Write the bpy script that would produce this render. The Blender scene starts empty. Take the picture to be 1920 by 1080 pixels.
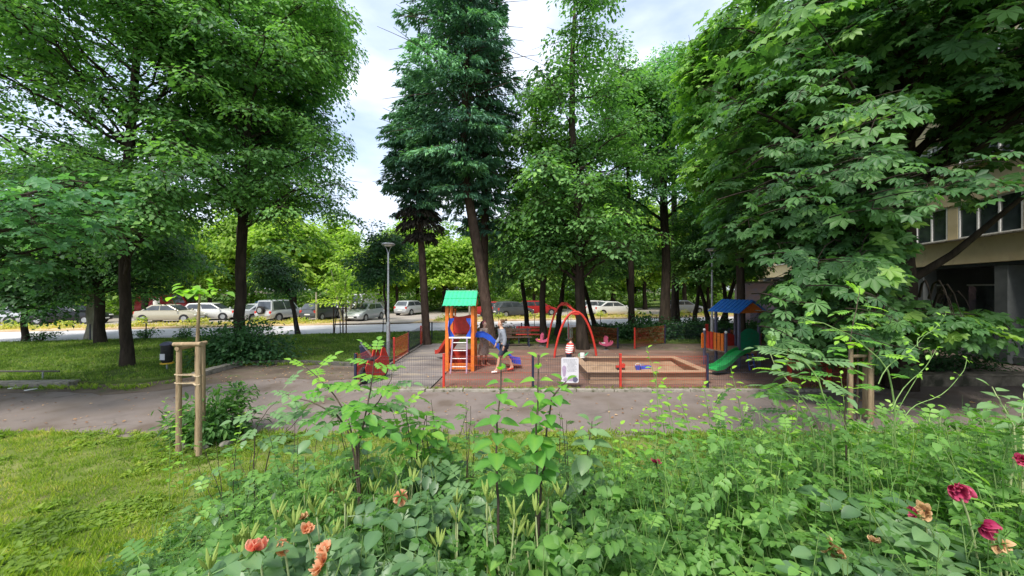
import bpy, math, random
import numpy as np
from mathutils import Vector, Matrix

S = bpy.context.scene
COL = S.collection
random.seed(7)
rng = np.random.default_rng(11)
R = math.radians

# ------------------------------------------------------------------ camera, world, sun, exposure
CAM_H, FPX = 2.8, 700.0
cd = bpy.data.cameras.new('camera'); cam = bpy.data.objects.new('camera', cd); COL.objects.link(cam)
cam.location = (0, 0, CAM_H); cam.rotation_euler = (R(90), 0, 0)
cd.sensor_width = 36; cd.lens = 36 * FPX / 1920; cd.clip_start = 0.05; cd.clip_end = 1500
S.camera = cam

SUN_EL, SUN_AZ = 57, 205        # azimuth from +Y towards +X
w = bpy.data.worlds.new('World'); S.world = w; w.use_nodes = True
nt = w.node_tree; nt.nodes.clear()
N = nt.nodes.new; L = nt.links.new
sky = N('ShaderNodeTexSky'); sky.sky_type = 'NISHITA'; sky.sun_disc = False
sky.sun_elevation = R(SUN_EL); sky.sun_rotation = R(SUN_AZ); sky.dust_density = 2.0; sky.ozone_density = 1.0
bg1 = N('ShaderNodeBackground'); bg1.inputs[1].default_value = 0.15
L(sky.outputs[0], bg1.inputs[0])
tc = N('ShaderNodeTexCoord'); mp = N('ShaderNodeMapping'); mp.inputs['Scale'].default_value = (1.0, 1.0, 2.6)
L(tc.outputs['Generated'], mp.inputs[0])
nz = N('ShaderNodeTexNoise'); nz.inputs['Scale'].default_value = 2.1; nz.inputs['Detail'].default_value = 7; nz.inputs['Roughness'].default_value = 0.55
L(mp.outputs[0], nz.inputs[0])
cr = N('ShaderNodeValToRGB'); cr.color_ramp.elements[0].position = 0.36; cr.color_ramp.elements[0].color = (0.45,)*3 + (1,)
cr.color_ramp.elements[1].position = 0.6; cr.color_ramp.elements[1].color = (1, 1, 1, 1)
L(nz.outputs[0], cr.inputs[0])
cc = N('ShaderNodeValToRGB'); cc.color_ramp.elements[0].color = (0.40, 0.47, 0.60, 1); cc.color_ramp.elements[1].color = (0.66, 0.70, 0.77, 1)
cc.color_ramp.elements[0].position = 0.34; cc.color_ramp.elements[1].position = 0.66
nz2 = N('ShaderNodeTexNoise'); nz2.inputs['Scale'].default_value = 3.3; nz2.inputs['Detail'].default_value = 5
L(mp.outputs[0], nz2.inputs[0]); L(nz2.outputs[0], cc.inputs[0])
bg2 = N('ShaderNodeBackground'); bg2.inputs[1].default_value = 1.05
L(cc.outputs[0], bg2.inputs[0])
mx = N('ShaderNodeMixShader'); L(cr.outputs[0], mx.inputs[0]); L(bg1.outputs[0], mx.inputs[1]); L(bg2.outputs[0], mx.inputs[2])
wo = N('ShaderNodeOutputWorld'); L(mx.outputs[0], wo.inputs[0])

sd = bpy.data.lights.new('sun', 'SUN'); sun = bpy.data.objects.new('sun', sd); COL.objects.link(sun)
sd.energy = 2.4; sd.angle = R(11); sd.color = (1.0, 0.95, 0.86)
az, el = R(SUN_AZ), R(SUN_EL)
sdir = Vector((math.sin(az) * math.cos(el), math.cos(az) * math.cos(el), math.sin(el)))
sun.rotation_euler = sdir.to_track_quat('Z', 'Y').to_euler()

S.view_settings.view_transform = 'Standard'; S.view_settings.look = 'None'
S.view_settings.exposure = 1.05; S.view_settings.gamma = 1.0; S.view_settings.use_curve_mapping = False
S.render.engine = 'CYCLES'
cy = S.cycles
cy.max_bounces = 8; cy.diffuse_bounces = 6; cy.glossy_bounces = 2; cy.transmission_bounces = 6; cy.transparent_max_bounces = 4
cy.use_denoising = True; cy.sample_clamp_indirect = 4.0
try: cy.denoiser = 'OPENIMAGEDENOISE'
except Exception: pass

# ------------------------------------------------------------------ helpers: points
def W(px, py, d):                       # point at depth d seen at a place of the frame
    return np.array([(px - 960) / FPX * d, d, CAM_H - (py - 540) / FPX * d])
def G(px, py, z=0.0):                   # point on the level z
    d = (CAM_H - z) * FPX / (py - 540)
    return np.array([(px - 960) / FPX * d, d, z])
def proj(P):
    P = np.asarray(P); d = np.maximum(P[..., 1], 0.05)
    return 960 + P[..., 0] / d * FPX, 540 - (P[..., 2] - CAM_H) / d * FPX
def sstep(t):
    t = np.clip(t, 0, 1); return t * t * (3 - 2 * t)
def bank(x, y):                         # the planted bank rising towards the viewer
    x = np.asarray(x, float); y = np.asarray(y, float)
    return 1.0 * sstep((4.8 - y) / 3.4) + 0.015 * np.sin(x * 2.1 + y) * np.cos(y * 1.7 - x)

# ------------------------------------------------------------------ helpers: materials
def new_mat(name):
    m = bpy.data.materials.new(name); m.use_nodes = True; m.node_tree.nodes.clear(); return m
def ramp(nt, stops):
    r = nt.nodes.new('ShaderNodeValToRGB'); e = r.color_ramp.elements
    while len(e) < len(stops): e.new(0.5)
    for k, (p, c) in enumerate(stops): e[k].position = p; e[k].color = (*c, 1)
    return r
def surf(name, stops, scale=5, rough=0.7, bump=0.2, bscale=None, detail=6, metal=0.0, mapping=None, spec=0.4, bdist=0.02, noise2=None):
    """noise coloured surface: stops = [(pos, rgb)...]"""
    m = new_mat(name); nt = m.node_tree; N = nt.nodes.new; L = nt.links.new
    out = N('ShaderNodeOutputMaterial'); p = N('ShaderNodeBsdfPrincipled'); L(p.outputs[0], out.inputs[0])
    p.inputs['Roughness'].default_value = rough; p.inputs['Metallic'].default_value = metal
    p.inputs['Specular IOR Level'].default_value = spec
    tc = N('ShaderNodeTexCoord'); src = tc.outputs['Object']
    if mapping:
        mp = N('ShaderNodeMapping'); mp.inputs['Scale'].default_value = mapping; L(src, mp.inputs[0]); src = mp.outputs[0]
    n = N('ShaderNodeTexNoise'); n.inputs['Scale'].default_value = scale; n.inputs['Detail'].default_value = detail; n.inputs['Roughness'].default_value = 0.62
    L(src, n.inputs[0])
    r = ramp(nt, stops); L(n.outputs[0], r.inputs[0]); col = r.outputs[0]
    if noise2:                           # (scale, rgb, lo, hi): blotches of another colour
        n2 = N('ShaderNodeTexNoise'); n2.inputs['Scale'].default_value = noise2[0]; n2.inputs['Detail'].default_value = 8; L(src, n2.inputs[0])
        r2 = ramp(nt, [(noise2[2], (0, 0, 0)), (noise2[3], (1, 1, 1))]); L(n2.outputs[0], r2.inputs[0])
        mxx = N('ShaderNodeMix'); mxx.data_type = 'RGBA'; L(r2.outputs[0], mxx.inputs[0]); L(col, mxx.inputs[6]); mxx.inputs[7].default_value = (*noise2[1], 1)
        col = mxx.outputs[2]
    L(col, p.inputs['Base Color'])
    if bump:
        n3 = N('ShaderNodeTexNoise'); n3.inputs['Scale'].default_value = bscale or scale * 6; n3.inputs['Detail'].default_value = 8; L(src, n3.inputs[0])
        b = N('ShaderNodeBump'); b.inputs['Strength'].default_value = bump; b.inputs['Distance'].default_value = bdist
        L(n3.outputs[0], b.inputs['Height']); L(b.outputs[0], p.inputs['Normal'])
    return m
def paint(name, rgb, rough=0.45, var=0.25, metal=0.0, scale=9, dirt=(0.12, 0.09, 0.07), dirt_amt=(0.58, 0.8)):
    d = tuple(c * (1 - var) for c in rgb); u = tuple(min(1, c * (1 + var * 0.5)) for c in rgb)
    return surf(name, [(0.3, d), (0.7, u)], scale=scale, rough=rough, bump=0.08, metal=metal, noise2=(scale * 1.7, dirt, *dirt_amt))
def leafmat(name, stops, trans=0.35, rough=0.5, tcol=(1.0, 1.15, 0.45), spec=0.35):
    m = new_mat(name); nt = m.node_tree; N = nt.nodes.new; L = nt.links.new
    out = N('ShaderNodeOutputMaterial'); p = N('ShaderNodeBsdfPrincipled'); t = N('ShaderNodeBsdfTranslucent'); mix = N('ShaderNodeMixShader')
    a = N('ShaderNodeAttribute'); a.attribute_name = 'tint'
    r = ramp(nt, stops); L(a.outputs['Fac'], r.inputs[0]); L(r.outputs[0], p.inputs['Base Color'])
    mm = N('ShaderNodeMix'); mm.data_type = 'RGBA'; mm.blend_type = 'MULTIPLY'; mm.inputs[0].default_value = 1.0
    L(r.outputs[0], mm.inputs[6]); mm.inputs[7].default_value = (*[c * 1.6 for c in tcol], 1); L(mm.outputs[2], t.inputs[0])
    p.inputs['Roughness'].default_value = rough; p.inputs['Specular IOR Level'].default_value = spec
    mix.inputs[0].default_value = trans; L(p.outputs[0], mix.inputs[1]); L(t.outputs[0], mix.inputs[2]); L(mix.outputs[0], out.inputs[0])
    return m

# ------------------------------------------------------------------ helpers: triangle soup for foliage
class Geo:
    def __init__(s, V=None, F=None, T=None, M=None):
        s.V = np.zeros((0, 3)) if V is None else np.asarray(V, float)
        s.F = np.zeros((0, 3), int) if F is None else np.asarray(F, int)
        s.T = np.zeros(len(s.V)) if T is None else np.asarray(T, float)
        s.M = np.zeros(len(s.F), int) if M is None else np.asarray(M, int)
def gmerge(gs):
    gs = [g for g in gs if len(g.F)]
    if not gs: return Geo()
    off = np.cumsum([0] + [len(g.V) for g in gs])
    return Geo(np.concatenate([g.V for g in gs]), np.concatenate([g.F + o for g, o in zip(gs, off)]),
               np.concatenate([g.T for g in gs]), np.concatenate([g.M for g in gs]))
def scatter(t, pos, Rm, sc, tint=None):
    """n copies of template t: pos (n,3), Rm (n,3,3), sc (n,) or (n,3)"""
    n = len(pos)
    if n == 0: return Geo()
    sc = np.asarray(sc, float); sc = sc[:, None] * np.ones(3) if sc.ndim == 1 else sc
    V = t.V[None, :, :] * sc[:, None, :]
    V = np.einsum('nij,nkj->nki', Rm, V) + np.asarray(pos)[:, None, :]
    k = len(t.V)
    F = t.F[None] + (np.arange(n) * k)[:, None, None]
    T = np.repeat(t.T[None], n, 0)
    if tint is not None: T = T + np.asarray(tint)[:, None]
    return Geo(V.reshape(-1, 3), F.reshape(-1, 3), T.reshape(-1), np.tile(t.M, n))
def nrm(a):
    return a / np.maximum(np.linalg.norm(a, axis=-1, keepdims=True), 1e-9)
def basis(d, n):                         # columns: side, along, normal
    d = nrm(d); s = nrm(np.cross(d, n)); n = np.cross(s, d)
    return np.stack([s, d, n], -1)
def rotz(a):
    a = np.asarray(a); c, s, z, o = np.cos(a), np.sin(a), np.zeros_like(a), np.ones_like(a)
    return np.stack([np.stack([c, -s, z], -1), np.stack([s, c, z], -1), np.stack([z, z, o], -1)], -2)
def rotx(a):
    a = np.asarray(a); c, s, z, o = np.cos(a), np.sin(a), np.zeros_like(a), np.ones_like(a)
    return np.stack([np.stack([o, z, z], -1), np.stack([z, c, -s], -1), np.stack([z, s, c], -1)], -2)
def gmesh(name, g, mats, smooth=False):
    me = bpy.data.meshes.new(name); n, m = len(g.V), len(g.F)
    me.vertices.add(n); me.vertices.foreach_set('co', g.V.astype(np.float32).ravel())
    me.loops.add(m * 3); me.loops.foreach_set('vertex_index', g.F.astype(np.int32).ravel())
    me.polygons.add(m); me.polygons.foreach_set('loop_start', (np.arange(m) * 3).astype(np.int32))
    me.polygons.foreach_set('loop_total', np.full(m, 3, np.int32))
    me.polygons.foreach_set('material_index', g.M.astype(np.int32))
    if smooth: me.polygons.foreach_set('use_smooth', np.ones(m, bool))
    me.update(calc_edges=True)
    at = me.attributes.new('tint', 'FLOAT', 'POINT'); at.data.foreach_set('value', g.T.astype(np.float32))
    for x in (mats if isinstance(mats, (list, tuple)) else [mats]): me.materials.append(x)
    return me

# leaf templates, base at the origin, growing along +y, normal +z, length 1
KITE = Geo([(0, 0, 0), (-.34, .42, .07), (0, 1, -.08), (.34, .42, .07)], [(0, 2, 1), (0, 3, 2)])
NARROW = Geo([(0, 0, 0), (-.14, .45, .05), (0, 1, -.12), (.14, .45, .05)], [(0, 2, 1), (0, 3, 2)])
def oval(wd=.3, droop=.15, fold=.08, n=3, asym=0):
    ys = [0] + [(i + 1) / (n + 1) for i in range(n)] + [1]
    V, F = [], []
    for y in ys:
        h = wd * (math.sin(math.pi * min(1, y ** .8)) ** .75) if 0 < y < 1 else 0
        z = -droop * y * y
        V += [(-h, y, z + fold * (h / wd)), (0, y, z), (h, y, z + fold * (h / wd))]
    for i in range(len(ys) - 1):
        a = i * 3
        for k in (0, 1):
            q = [a + k, a + k + 1, a + k + 4, a + k + 3]
            if i == 0: F.append((a + 1, q[2], q[3]))
            elif i == len(ys) - 2: F.append((q[0], q[1], a + 4))
            else: F += [(q[0], q[1], q[2]), (q[0], q[2], q[3])]
    T = np.zeros(len(V)); T[1::3] = .12; T[0::3] = -.06; T[2::3] = -.06
    return Geo(V, F, T)
def oval4(w1, y1, w2, y2, droop=.12, fold=.07):
    return Geo([(0, 0, 0), (-w1, y1, fold), (-w2, y2, fold * .7 - droop * .4), (0, 1, -droop), (w2, y2, fold * .7 - droop * .4), (w1, y1, fold)], [(0, 3, 1), (1, 3, 2), (0, 5, 3), (5, 4, 3)])
OVAL = oval(); OVALW = oval(.36, .28, .13, 4); OVALN = oval4(.17, .3, .15, .66); OVALS = oval4(.29, .28, .26, .64); OVALM = oval4(.36, .3, .3, .66, .16, .08)
def tube(P, r, seg=5, tint=0.5, cap=False):
    P = np.asarray(P, float); n = len(P); r = np.broadcast_to(np.asarray(r, float), (n,))
    d = np.gradient(P, axis=0); d = nrm(d)
    ref = np.where(np.abs(d[:, 2:3]) > .95, [[1., 0, 0]], [[0, 0, 1.]])
    # keep frames from flipping
    a = nrm(np.cross(d, np.broadcast_to(ref, d.shape)))
    for i in range(1, n):
        v = a[i - 1] - d[i] * float(a[i - 1] @ d[i]); a[i] = v / max(math.sqrt(float(v @ v)), 1e-9)
    b = np.cross(d, a); th = np.linspace(0, 2 * math.pi, seg, endpoint=False)
    V = P[:, None] + r[:, None, None] * (np.cos(th)[None, :, None] * a[:, None] + np.sin(th)[None, :, None] * b[:, None])
    k = np.arange(seg); k2 = (k + 1) % seg; i_ = (np.arange(n - 1) * seg)[:, None]
    A, B, C, D = i_ + k, i_ + k2, i_ + seg + k2, i_ + seg + k
    F = np.concatenate([np.stack([A, B, C], -1).reshape(-1, 3), np.stack([A, C, D], -1).reshape(-1, 3)])
    V = V.reshape(-1, 3)
    if cap: F = [tuple(int(q) for q in f) for f in F]
    if cap:
        for i in (0, n - 1):
            V = np.vstack([V, P[i]]); c = len(V) - 1
            F += [(c, i * seg + (k + 1) % seg, i * seg + k) if i == 0 else (c, i * seg + k, i * seg + (k + 1) % seg) for k in range(seg)]
    return Geo(V, F, np.full(len(V), tint))
def bez(a, b, c, n):
    t = np.linspace(0, 1, n)[:, None]; a, b, c = map(np.asarray, (a, b, c))
    return (1 - t) ** 2 * a + 2 * t * (1 - t) * b + t * t * c

# ------------------------------------------------------------------ helpers: objects
def link(o, parent=None):
    COL.objects.link(o)
    if parent is not None: o.parent = parent
    return o
def meta(o, label=None, cat=None, group=None, kind=None):
    for k, v in (('label', label), ('category', cat), ('group', group), ('kind', kind)):
        if v: o[k] = v
    return o
def empty(name, loc, label, cat, group=None, rz=0.0):
    o = bpy.data.objects.new(name, None); link(o); o.location = [float(c) for c in loc]; o.rotation_euler = (0, 0, rz)
    o.empty_display_size = 0.2
    return meta(o, label, cat, group)
def gobj(name, g, mats, parent=None, smooth=False, origin=None):
    if origin is not None: g = Geo(g.V - np.asarray(origin), g.F, g.T, g.M)
    o = bpy.data.objects.new(name, gmesh(name, g, mats, smooth)); link(o, parent)
    if origin is not None and parent is None: o.location = [float(c) for c in origin]
    return o
def copy_tree(o, parent=None):
    c = o.copy(); COL.objects.link(c)
    if parent is not None: c.parent = parent
    for ch in list(o.children): copy_tree(ch, c)
    return c

class MB:                                # polygon builder for hard things
    def __init__(s): s.V = []; s.F = []
    def poly(s, pts, faces):
        o = len(s.V); s.V += [tuple(map(float, p)) for p in pts]; s.F += [tuple(i + o for i in f) for f in faces]; return s
    def box(s, c, d, rot=None):
        x, y, z = [k / 2 for k in d]
        P = [Vector(p) for p in ((-x, -y, -z), (x, -y, -z), (x, y, -z), (-x, y, -z), (-x, -y, z), (x, -y, z), (x, y, z), (-x, y, z))]
        if rot is not None:
            M = rot if isinstance(rot, Matrix) else Matrix.Rotation(rot, 3, 'Z'); P = [M @ p for p in P]
        c = Vector([float(k) for k in c])
        return s.poly([p + c for p in P], [(0, 3, 2, 1), (4, 5, 6, 7), (0, 1, 5, 4), (1, 2, 6, 5), (2, 3, 7, 6), (3, 0, 4, 7)])
    def beam(s, a, b, wd, ht):           # box from a to b
        a, b = Vector([float(k) for k in a]), Vector([float(k) for k in b]); d = b - a
        q = d.to_track_quat('Y', 'Z').to_matrix()
        return s.box((a + b) / 2, (wd, d.length, ht), q)
    def tube(s, P, r, seg=8, cap=True):
        g = tube(P, r, seg, cap=cap); return s.poly(g.V, [tuple(int(i) for i in f) for f in g.F])
    def prism(s, pts, axis_from, axis_to):   # pts 2D in (u,v), placed by two 4x4-like callables
        n = len(pts); A = [axis_from(p) for p in pts]; B = [axis_to(p) for p in pts]
        return s.poly(A + B, [tuple(range(n))[::-1], tuple(range(n, 2 * n))] + [(i, (i + 1) % n, n + (i + 1) % n, n + i) for i in range(n)])
    def ball(s, c, r, seg=10, rings=7, f=None):
        r = (r, r, r) if not hasattr(r, '__len__') else r; V = []; F = []
        for i in range(rings + 1):
            ph = math.pi * i / rings
            for k in range(seg):
                th = 2 * math.pi * k / seg; p = (math.sin(ph) * math.cos(th), math.sin(ph) * math.sin(th), math.cos(ph))
                if f: p = f(*p)
                V.append((c[0] + r[0] * p[0], c[1] + r[1] * p[1], c[2] + r[2] * p[2]))
        for i in range(rings):
            for k in range(seg):
                a, b = i * seg + k, i * seg + (k + 1) % seg
                if i == 0: F.append((a, a + seg, b + seg))
                elif i == rings - 1: F.append((a, a + seg, b))
                else: F.append((a, a + seg, b + seg, b))
        return s.poly(V, F)
    def build(s, name, m, parent=None, bevel=0.0, smooth=False, loc=None):
        me = bpy.data.meshes.new(name); me.from_pydata(s.V, [], s.F); me.update()
        me.materials.append(m)
        if smooth:
            me.polygons.foreach_set('use_smooth', [True] * len(me.polygons))
            try: me.set_sharp_from_angle(angle=R(40))
            except Exception: pass
        o = bpy.data.objects.new(name, me); link(o, parent)
        if loc is not None: o.location = [float(c) for c in loc]
        if bevel:
            b = o.modifiers.new('b', 'BEVEL'); b.width = bevel; b.segments = 2; b.limit_method = 'ANGLE'
        return o

# ------------------------------------------------------------------ materials
M = {}
M['bark'] = surf('bark', [(.3, (.02, .016, .013)), (.7, (.07, .054, .042))], scale=6, rough=.95, bump=.9, bscale=14, mapping=(1, 1, .25), bdist=.04, spec=.1)
M['bark_brown'] = surf('bark_brown', [(.3, (.05, .033, .026)), (.7, (.12, .082, .062))], scale=8, rough=.95, bump=.9, bscale=18, mapping=(1, 1, .4), bdist=.04, spec=.1)
M['bark_pale'] = surf('bark_pale', [(.3, (.25, .22, .16)), (.7, (.5, .46, .36))], scale=6, rough=.9, bump=.4, mapping=(1, 1, .3))
M['whitewash'] = surf('whitewash', [(.3, (.5, .48, .42)), (.7, (.75, .73, .68))], scale=6, rough=.9, bump=.4)
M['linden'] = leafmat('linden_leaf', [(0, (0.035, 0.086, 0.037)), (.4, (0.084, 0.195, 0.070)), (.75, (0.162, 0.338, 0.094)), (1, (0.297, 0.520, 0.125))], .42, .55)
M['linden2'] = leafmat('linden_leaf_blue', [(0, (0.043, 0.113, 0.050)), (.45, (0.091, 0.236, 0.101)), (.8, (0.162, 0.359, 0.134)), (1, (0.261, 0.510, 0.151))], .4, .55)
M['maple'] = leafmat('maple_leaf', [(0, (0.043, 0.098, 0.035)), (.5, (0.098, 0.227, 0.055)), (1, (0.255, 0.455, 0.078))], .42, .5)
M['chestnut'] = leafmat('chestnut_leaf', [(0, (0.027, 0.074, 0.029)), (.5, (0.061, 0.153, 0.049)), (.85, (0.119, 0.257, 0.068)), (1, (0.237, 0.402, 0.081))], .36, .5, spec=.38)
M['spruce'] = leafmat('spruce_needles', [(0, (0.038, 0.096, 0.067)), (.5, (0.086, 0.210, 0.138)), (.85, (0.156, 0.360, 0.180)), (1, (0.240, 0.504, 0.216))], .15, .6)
M['dead_spruce'] = leafmat('dry_spruce_needles', [(0, (.02, .018, .014)), (1, (.06, .05, .035))], .05, .8)
M['far'] = leafmat('far_leaf', [(0, (0.069, 0.138, 0.023)), (.5, (0.209, 0.337, 0.053)), (1, (0.501, 0.624, 0.104))], .5, .6)
M['far_dark'] = leafmat('far_dark_leaf', [(0, (0.063, 0.136, 0.040)), (.5, (0.147, 0.274, 0.066)), (1, (0.315, 0.474, 0.092))], .4, .6)
M['weed'] = leafmat('weed_leaf', [(0, (0.042, 0.103, 0.024)), (.35, (0.089, 0.205, 0.044)), (.7, (0.168, 0.335, 0.072)), (1, (0.357, 0.540, 0.121))], .4, .5, spec=.45)
M['rose_leaf'] = leafmat('rose_leaf', [(0, (.05, .11, .045)), (.5, (.1, .2, .08)), (1, (.21, .34, .14))], .32, .42, spec=.55)
M['bright'] = leafmat('young_leaf', [(0, (.06, .17, .04)), (.5, (.13, .32, .06)), (1, (.33, .56, .06))], .45, .45, spec=.45)
M['hosta'] = leafmat('strap_leaf', [(0, (.05, .13, .03)), (.6, (.12, .28, .05)), (1, (.45, .52, .1))], .4, .4, spec=.5)
M['grass'] = leafmat('grass_blades', [(0, (0.084, 0.146, 0.021)), (.35, (0.180, 0.291, 0.037)), (.7, (0.312, 0.403, 0.063)), (1, (0.576, 0.504, 0.179))], .4, .6, tcol=(1, 1.1, .4))
M['grass_far'] = leafmat('grass_blades_far', [(0, (.06, .11, .02)), (.4, (.14, .24, .04)), (.75, (.25, .35, .06)), (1, (.44, .42, .17))], .35, .6, tcol=(1, 1.1, .4))
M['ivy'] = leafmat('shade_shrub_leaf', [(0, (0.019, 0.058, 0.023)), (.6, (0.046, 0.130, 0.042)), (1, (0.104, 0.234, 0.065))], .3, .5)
M['stem_dark'] = surf('stem_dark', [(.3, (.05, .035, .03)), (.7, (.1, .075, .05))], scale=20, rough=.8, bump=.2)
M['stem_green'] = surf('stem_green', [(.3, (.12, .22, .06)), (.7, (.22, .33, .1))], scale=20, rough=.6, bump=.1)
M['stem_pale'] = surf('stem_pale', [(.3, (.3, .36, .16)), (.7, (.45, .5, .25))], scale=20, rough=.6, bump=.1)
M['soil'] = surf('soil', [(.3, (.06, .045, .03)), (.7, (.15, .11, .075))], scale=3, rough=1, bump=.6, bscale=30, spec=.1)
M['lawn'] = surf('lawn_ground', [(.3, (.07, .1, .025)), (.5, (.13, .17, .04)), (.7, (.24, .25, .09))], scale=1.1, rough=1, bump=.7, bscale=40, spec=.1, bdist=.03, noise2=(5, (.2, .16, .09), .55, .75))
M['lawn_far'] = surf('lawn_ground_far', [(.3, (.05, .08, .02)), (.5, (.09, .14, .03)), (.7, (.15, .19, .05))], scale=.7, rough=1, bump=.7, bscale=30, spec=.1, bdist=.04, noise2=(1.6, (.12, .1, .055), .56, .72))
M['asphalt'] = surf('asphalt_path', [(.28, (0.146, 0.121, 0.108)), (.5, (0.211, 0.176, 0.160)), (.72, (0.284, 0.241, 0.216))], scale=.9, rough=.92, bump=.5, bscale=70, detail=10, spec=.2, noise2=(.9, (.135, .105, .085), .47, .66))
def add_cracks(m, scale, width, col):
    nt = m.node_tree; p = [n for n in nt.nodes if n.type == 'BSDF_PRINCIPLED'][0]; src = p.inputs['Base Color'].links[0].from_socket
    N = nt.nodes.new; L = nt.links.new; tc = N('ShaderNodeTexCoord'); nz = N('ShaderNodeTexNoise'); nz.inputs['Scale'].default_value = 1.6; nz.inputs['Detail'].default_value = 9; L(tc.outputs['Object'], nz.inputs[0])
    mixv = N('ShaderNodeMix'); mixv.data_type = 'VECTOR'; mixv.inputs[0].default_value = .32; L(tc.outputs['Object'], mixv.inputs[4]); L(nz.outputs['Color'], mixv.inputs[5])
    v = N('ShaderNodeTexVoronoi'); v.feature = 'DISTANCE_TO_EDGE'; v.inputs['Scale'].default_value = scale; L(mixv.outputs[1], v.inputs[0])
    r = ramp(nt, [(0, (1, 1, 1)), (width, (0, 0, 0))]); L(v.outputs[0], r.inputs[0])
    n2 = N('ShaderNodeTexNoise'); n2.inputs['Scale'].default_value = .5; L(tc.outputs['Object'], n2.inputs[0]); r2 = ramp(nt, [(.48, (0, 0, 0)), (.62, (.75, .75, .75))]); L(n2.outputs[0], r2.inputs[0])
    mu = N('ShaderNodeMath'); mu.operation = 'MULTIPLY'; L(r.outputs[0], mu.inputs[0]); L(r2.outputs[0], mu.inputs[1])
    mx = N('ShaderNodeMix'); mx.data_type = 'RGBA'; L(mu.outputs[0], mx.inputs[0]); L(src, mx.inputs[6]); mx.inputs[7].default_value = (*col, 1); L(mx.outputs[2], p.inputs['Base Color'])
add_cracks(M['asphalt'], .75, .012, (.07, .06, .045))
M['road'] = surf('road_asphalt', [(.3, (.42, .41, .41)), (.7, (.58, .56, .56))], scale=.5, rough=.9, bump=.2, bscale=40, spec=.2)
M['verge'] = surf('verge_earth', [(.3, (.4, .27, .15)), (.5, (.56, .41, .26)), (.7, (.62, .5, .24))], scale=.8, rough=1, bump=.5, bscale=15, spec=.1)
M['parking'] = surf('parking_ground', [(.3, (.26, .23, .2)), (.7, (.42, .37, .33))], scale=.4, rough=1, bump=.3, bscale=12, spec=.1)
M['rubber'] = surf('red_play_surface', [(.28, (0.128, 0.081, 0.065)), (.5, (0.201, 0.120, 0.095)), (.72, (0.283, 0.192, 0.160))], scale=1.0, rough=.95, bump=.4, bscale=60, detail=9, spec=.15, mapping=(.6, 1.6, 1), noise2=(1.2, (.17, .125, .105), .48, .66))
M['play_grey'] = surf('grey_play_surface', [(.3, (.15, .13, .125)), (.7, (.3, .265, .245))], scale=1.2, rough=.95, bump=.4, bscale=60, detail=9, spec=.15, mapping=(.5, 1.8, 1), noise2=(1.4, (.33, .28, .22), .56, .68))
M['dirt'] = surf('bare_dirt', [(.3, (.085, .065, .05)), (.7, (.19, .15, .12))], scale=1.2, rough=1, bump=.5, bscale=30, spec=.1, noise2=(2.4, (.08, .1, .04), .56, .7))
M['sand'] = surf('sand', [(.3, (.24, .155, .1)), (.7, (.4, .27, .18))], scale=2.5, rough=1, bump=.6, bscale=18, spec=.1)
M['concrete'] = surf('concrete', [(.3, (.2, .18, .15)), (.7, (.36, .33, .28))], scale=6, rough=.95, bump=.5, bscale=30, spec=.2, noise2=(8, (.1, .1, .06), .55, .7))
M['concrete_dark'] = surf('concrete_dark', [(.3, (.07, .07, .06)), (.7, (.16, .15, .13))], scale=6, rough=.95, bump=.4, spec=.2)
M['wood'] = surf('timber', [(.3, (.3, .19, .12)), (.7, (.46, .31, .21))], scale=3, rough=.8, bump=.3, bscale=20, mapping=(.3, 4, 4), noise2=(5, (.25, .16, .1), .58, .75))
M['stake'] = surf('stake_wood', [(.3, (.24, .165, .095)), (.7, (.42, .31, .19))], scale=5, rough=.85, bump=.4, bscale=30, mapping=(3, 3, .4), noise2=(7, (.2, .13, .07), .56, .75))
M['rope'] = surf('rope', [(.3, (.45, .33, .2)), (.7, (.65, .52, .36))], scale=40, rough=.95, bump=.5)
M['red'] = paint('red_paint', (.58, .045, .03)); M['orange'] = paint('orange_paint', (.78, .2, .03))
M['navy'] = paint('navy_paint', (.022, .028, .06)); M['blue'] = paint('blue_plastic', (.02, .09, .55))
M['green_roof'] = paint('green_roof', (.06, .55, .28), var=.15); M['blue_roof'] = paint('blue_roof', (.03, .18, .62), var=.15)
M['green'] = paint('green_panel', (.015, .26, .13)); M['slide_green'] = paint('green_slide', (.03, .4, .1))
M['grey_post'] = paint('grey_violet_post', (.12, .12, .19)); M['steel'] = paint('galvanised_steel', (.45, .47, .5), metal=.6, rough=.4)
M['wire_red'] = paint('red_wire', (.55, .08, .04)); M['wire_navy'] = paint('dark_wire', (.035, .045, .07))
M['pink'] = paint('pink_plastic', (.62, .12, .22)); M['yellow'] = paint('yellow_plastic', (.8, .5, .05))
M['white'] = paint('white_paint', (.78, .78, .76), var=.1, dirt=(.4, .38, .34)); M['lilac'] = paint('lilac_print', (.42, .32, .45)); M['grey_text'] = paint('grey_print', (.3, .3, .33))
M['sign_white'] = paint('sign_board', (.66, .64, .68), var=.08, dirt=(.5, .48, .5)); M['black'] = paint('black_plastic', (.02, .02, .023)); M['tyre'] = paint('tyre', (.025, .025, .025), rough=.9)
def glassmat(name, rgb, rough=.08):
    m = new_mat(name); nt = m.node_tree; out = nt.nodes.new('ShaderNodeOutputMaterial'); p = nt.nodes.new('ShaderNodeBsdfPrincipled')
    tc = nt.nodes.new('ShaderNodeTexCoord'); n = nt.nodes.new('ShaderNodeTexNoise'); n.inputs['Scale'].default_value = 1.2; nt.links.new(tc.outputs['Object'], n.inputs[0])
    r = ramp(nt, [(.35, tuple(c * .6 for c in rgb)), (.65, tuple(c * 1.5 for c in rgb))]); nt.links.new(n.outputs[0], r.inputs[0]); nt.links.new(r.outputs[0], p.inputs['Base Color'])
    p.inputs['Roughness'].default_value = rough; p.inputs['Specular IOR Level'].default_value = .8
    nt.links.new(p.outputs[0], out.inputs[0]); return m
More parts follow.
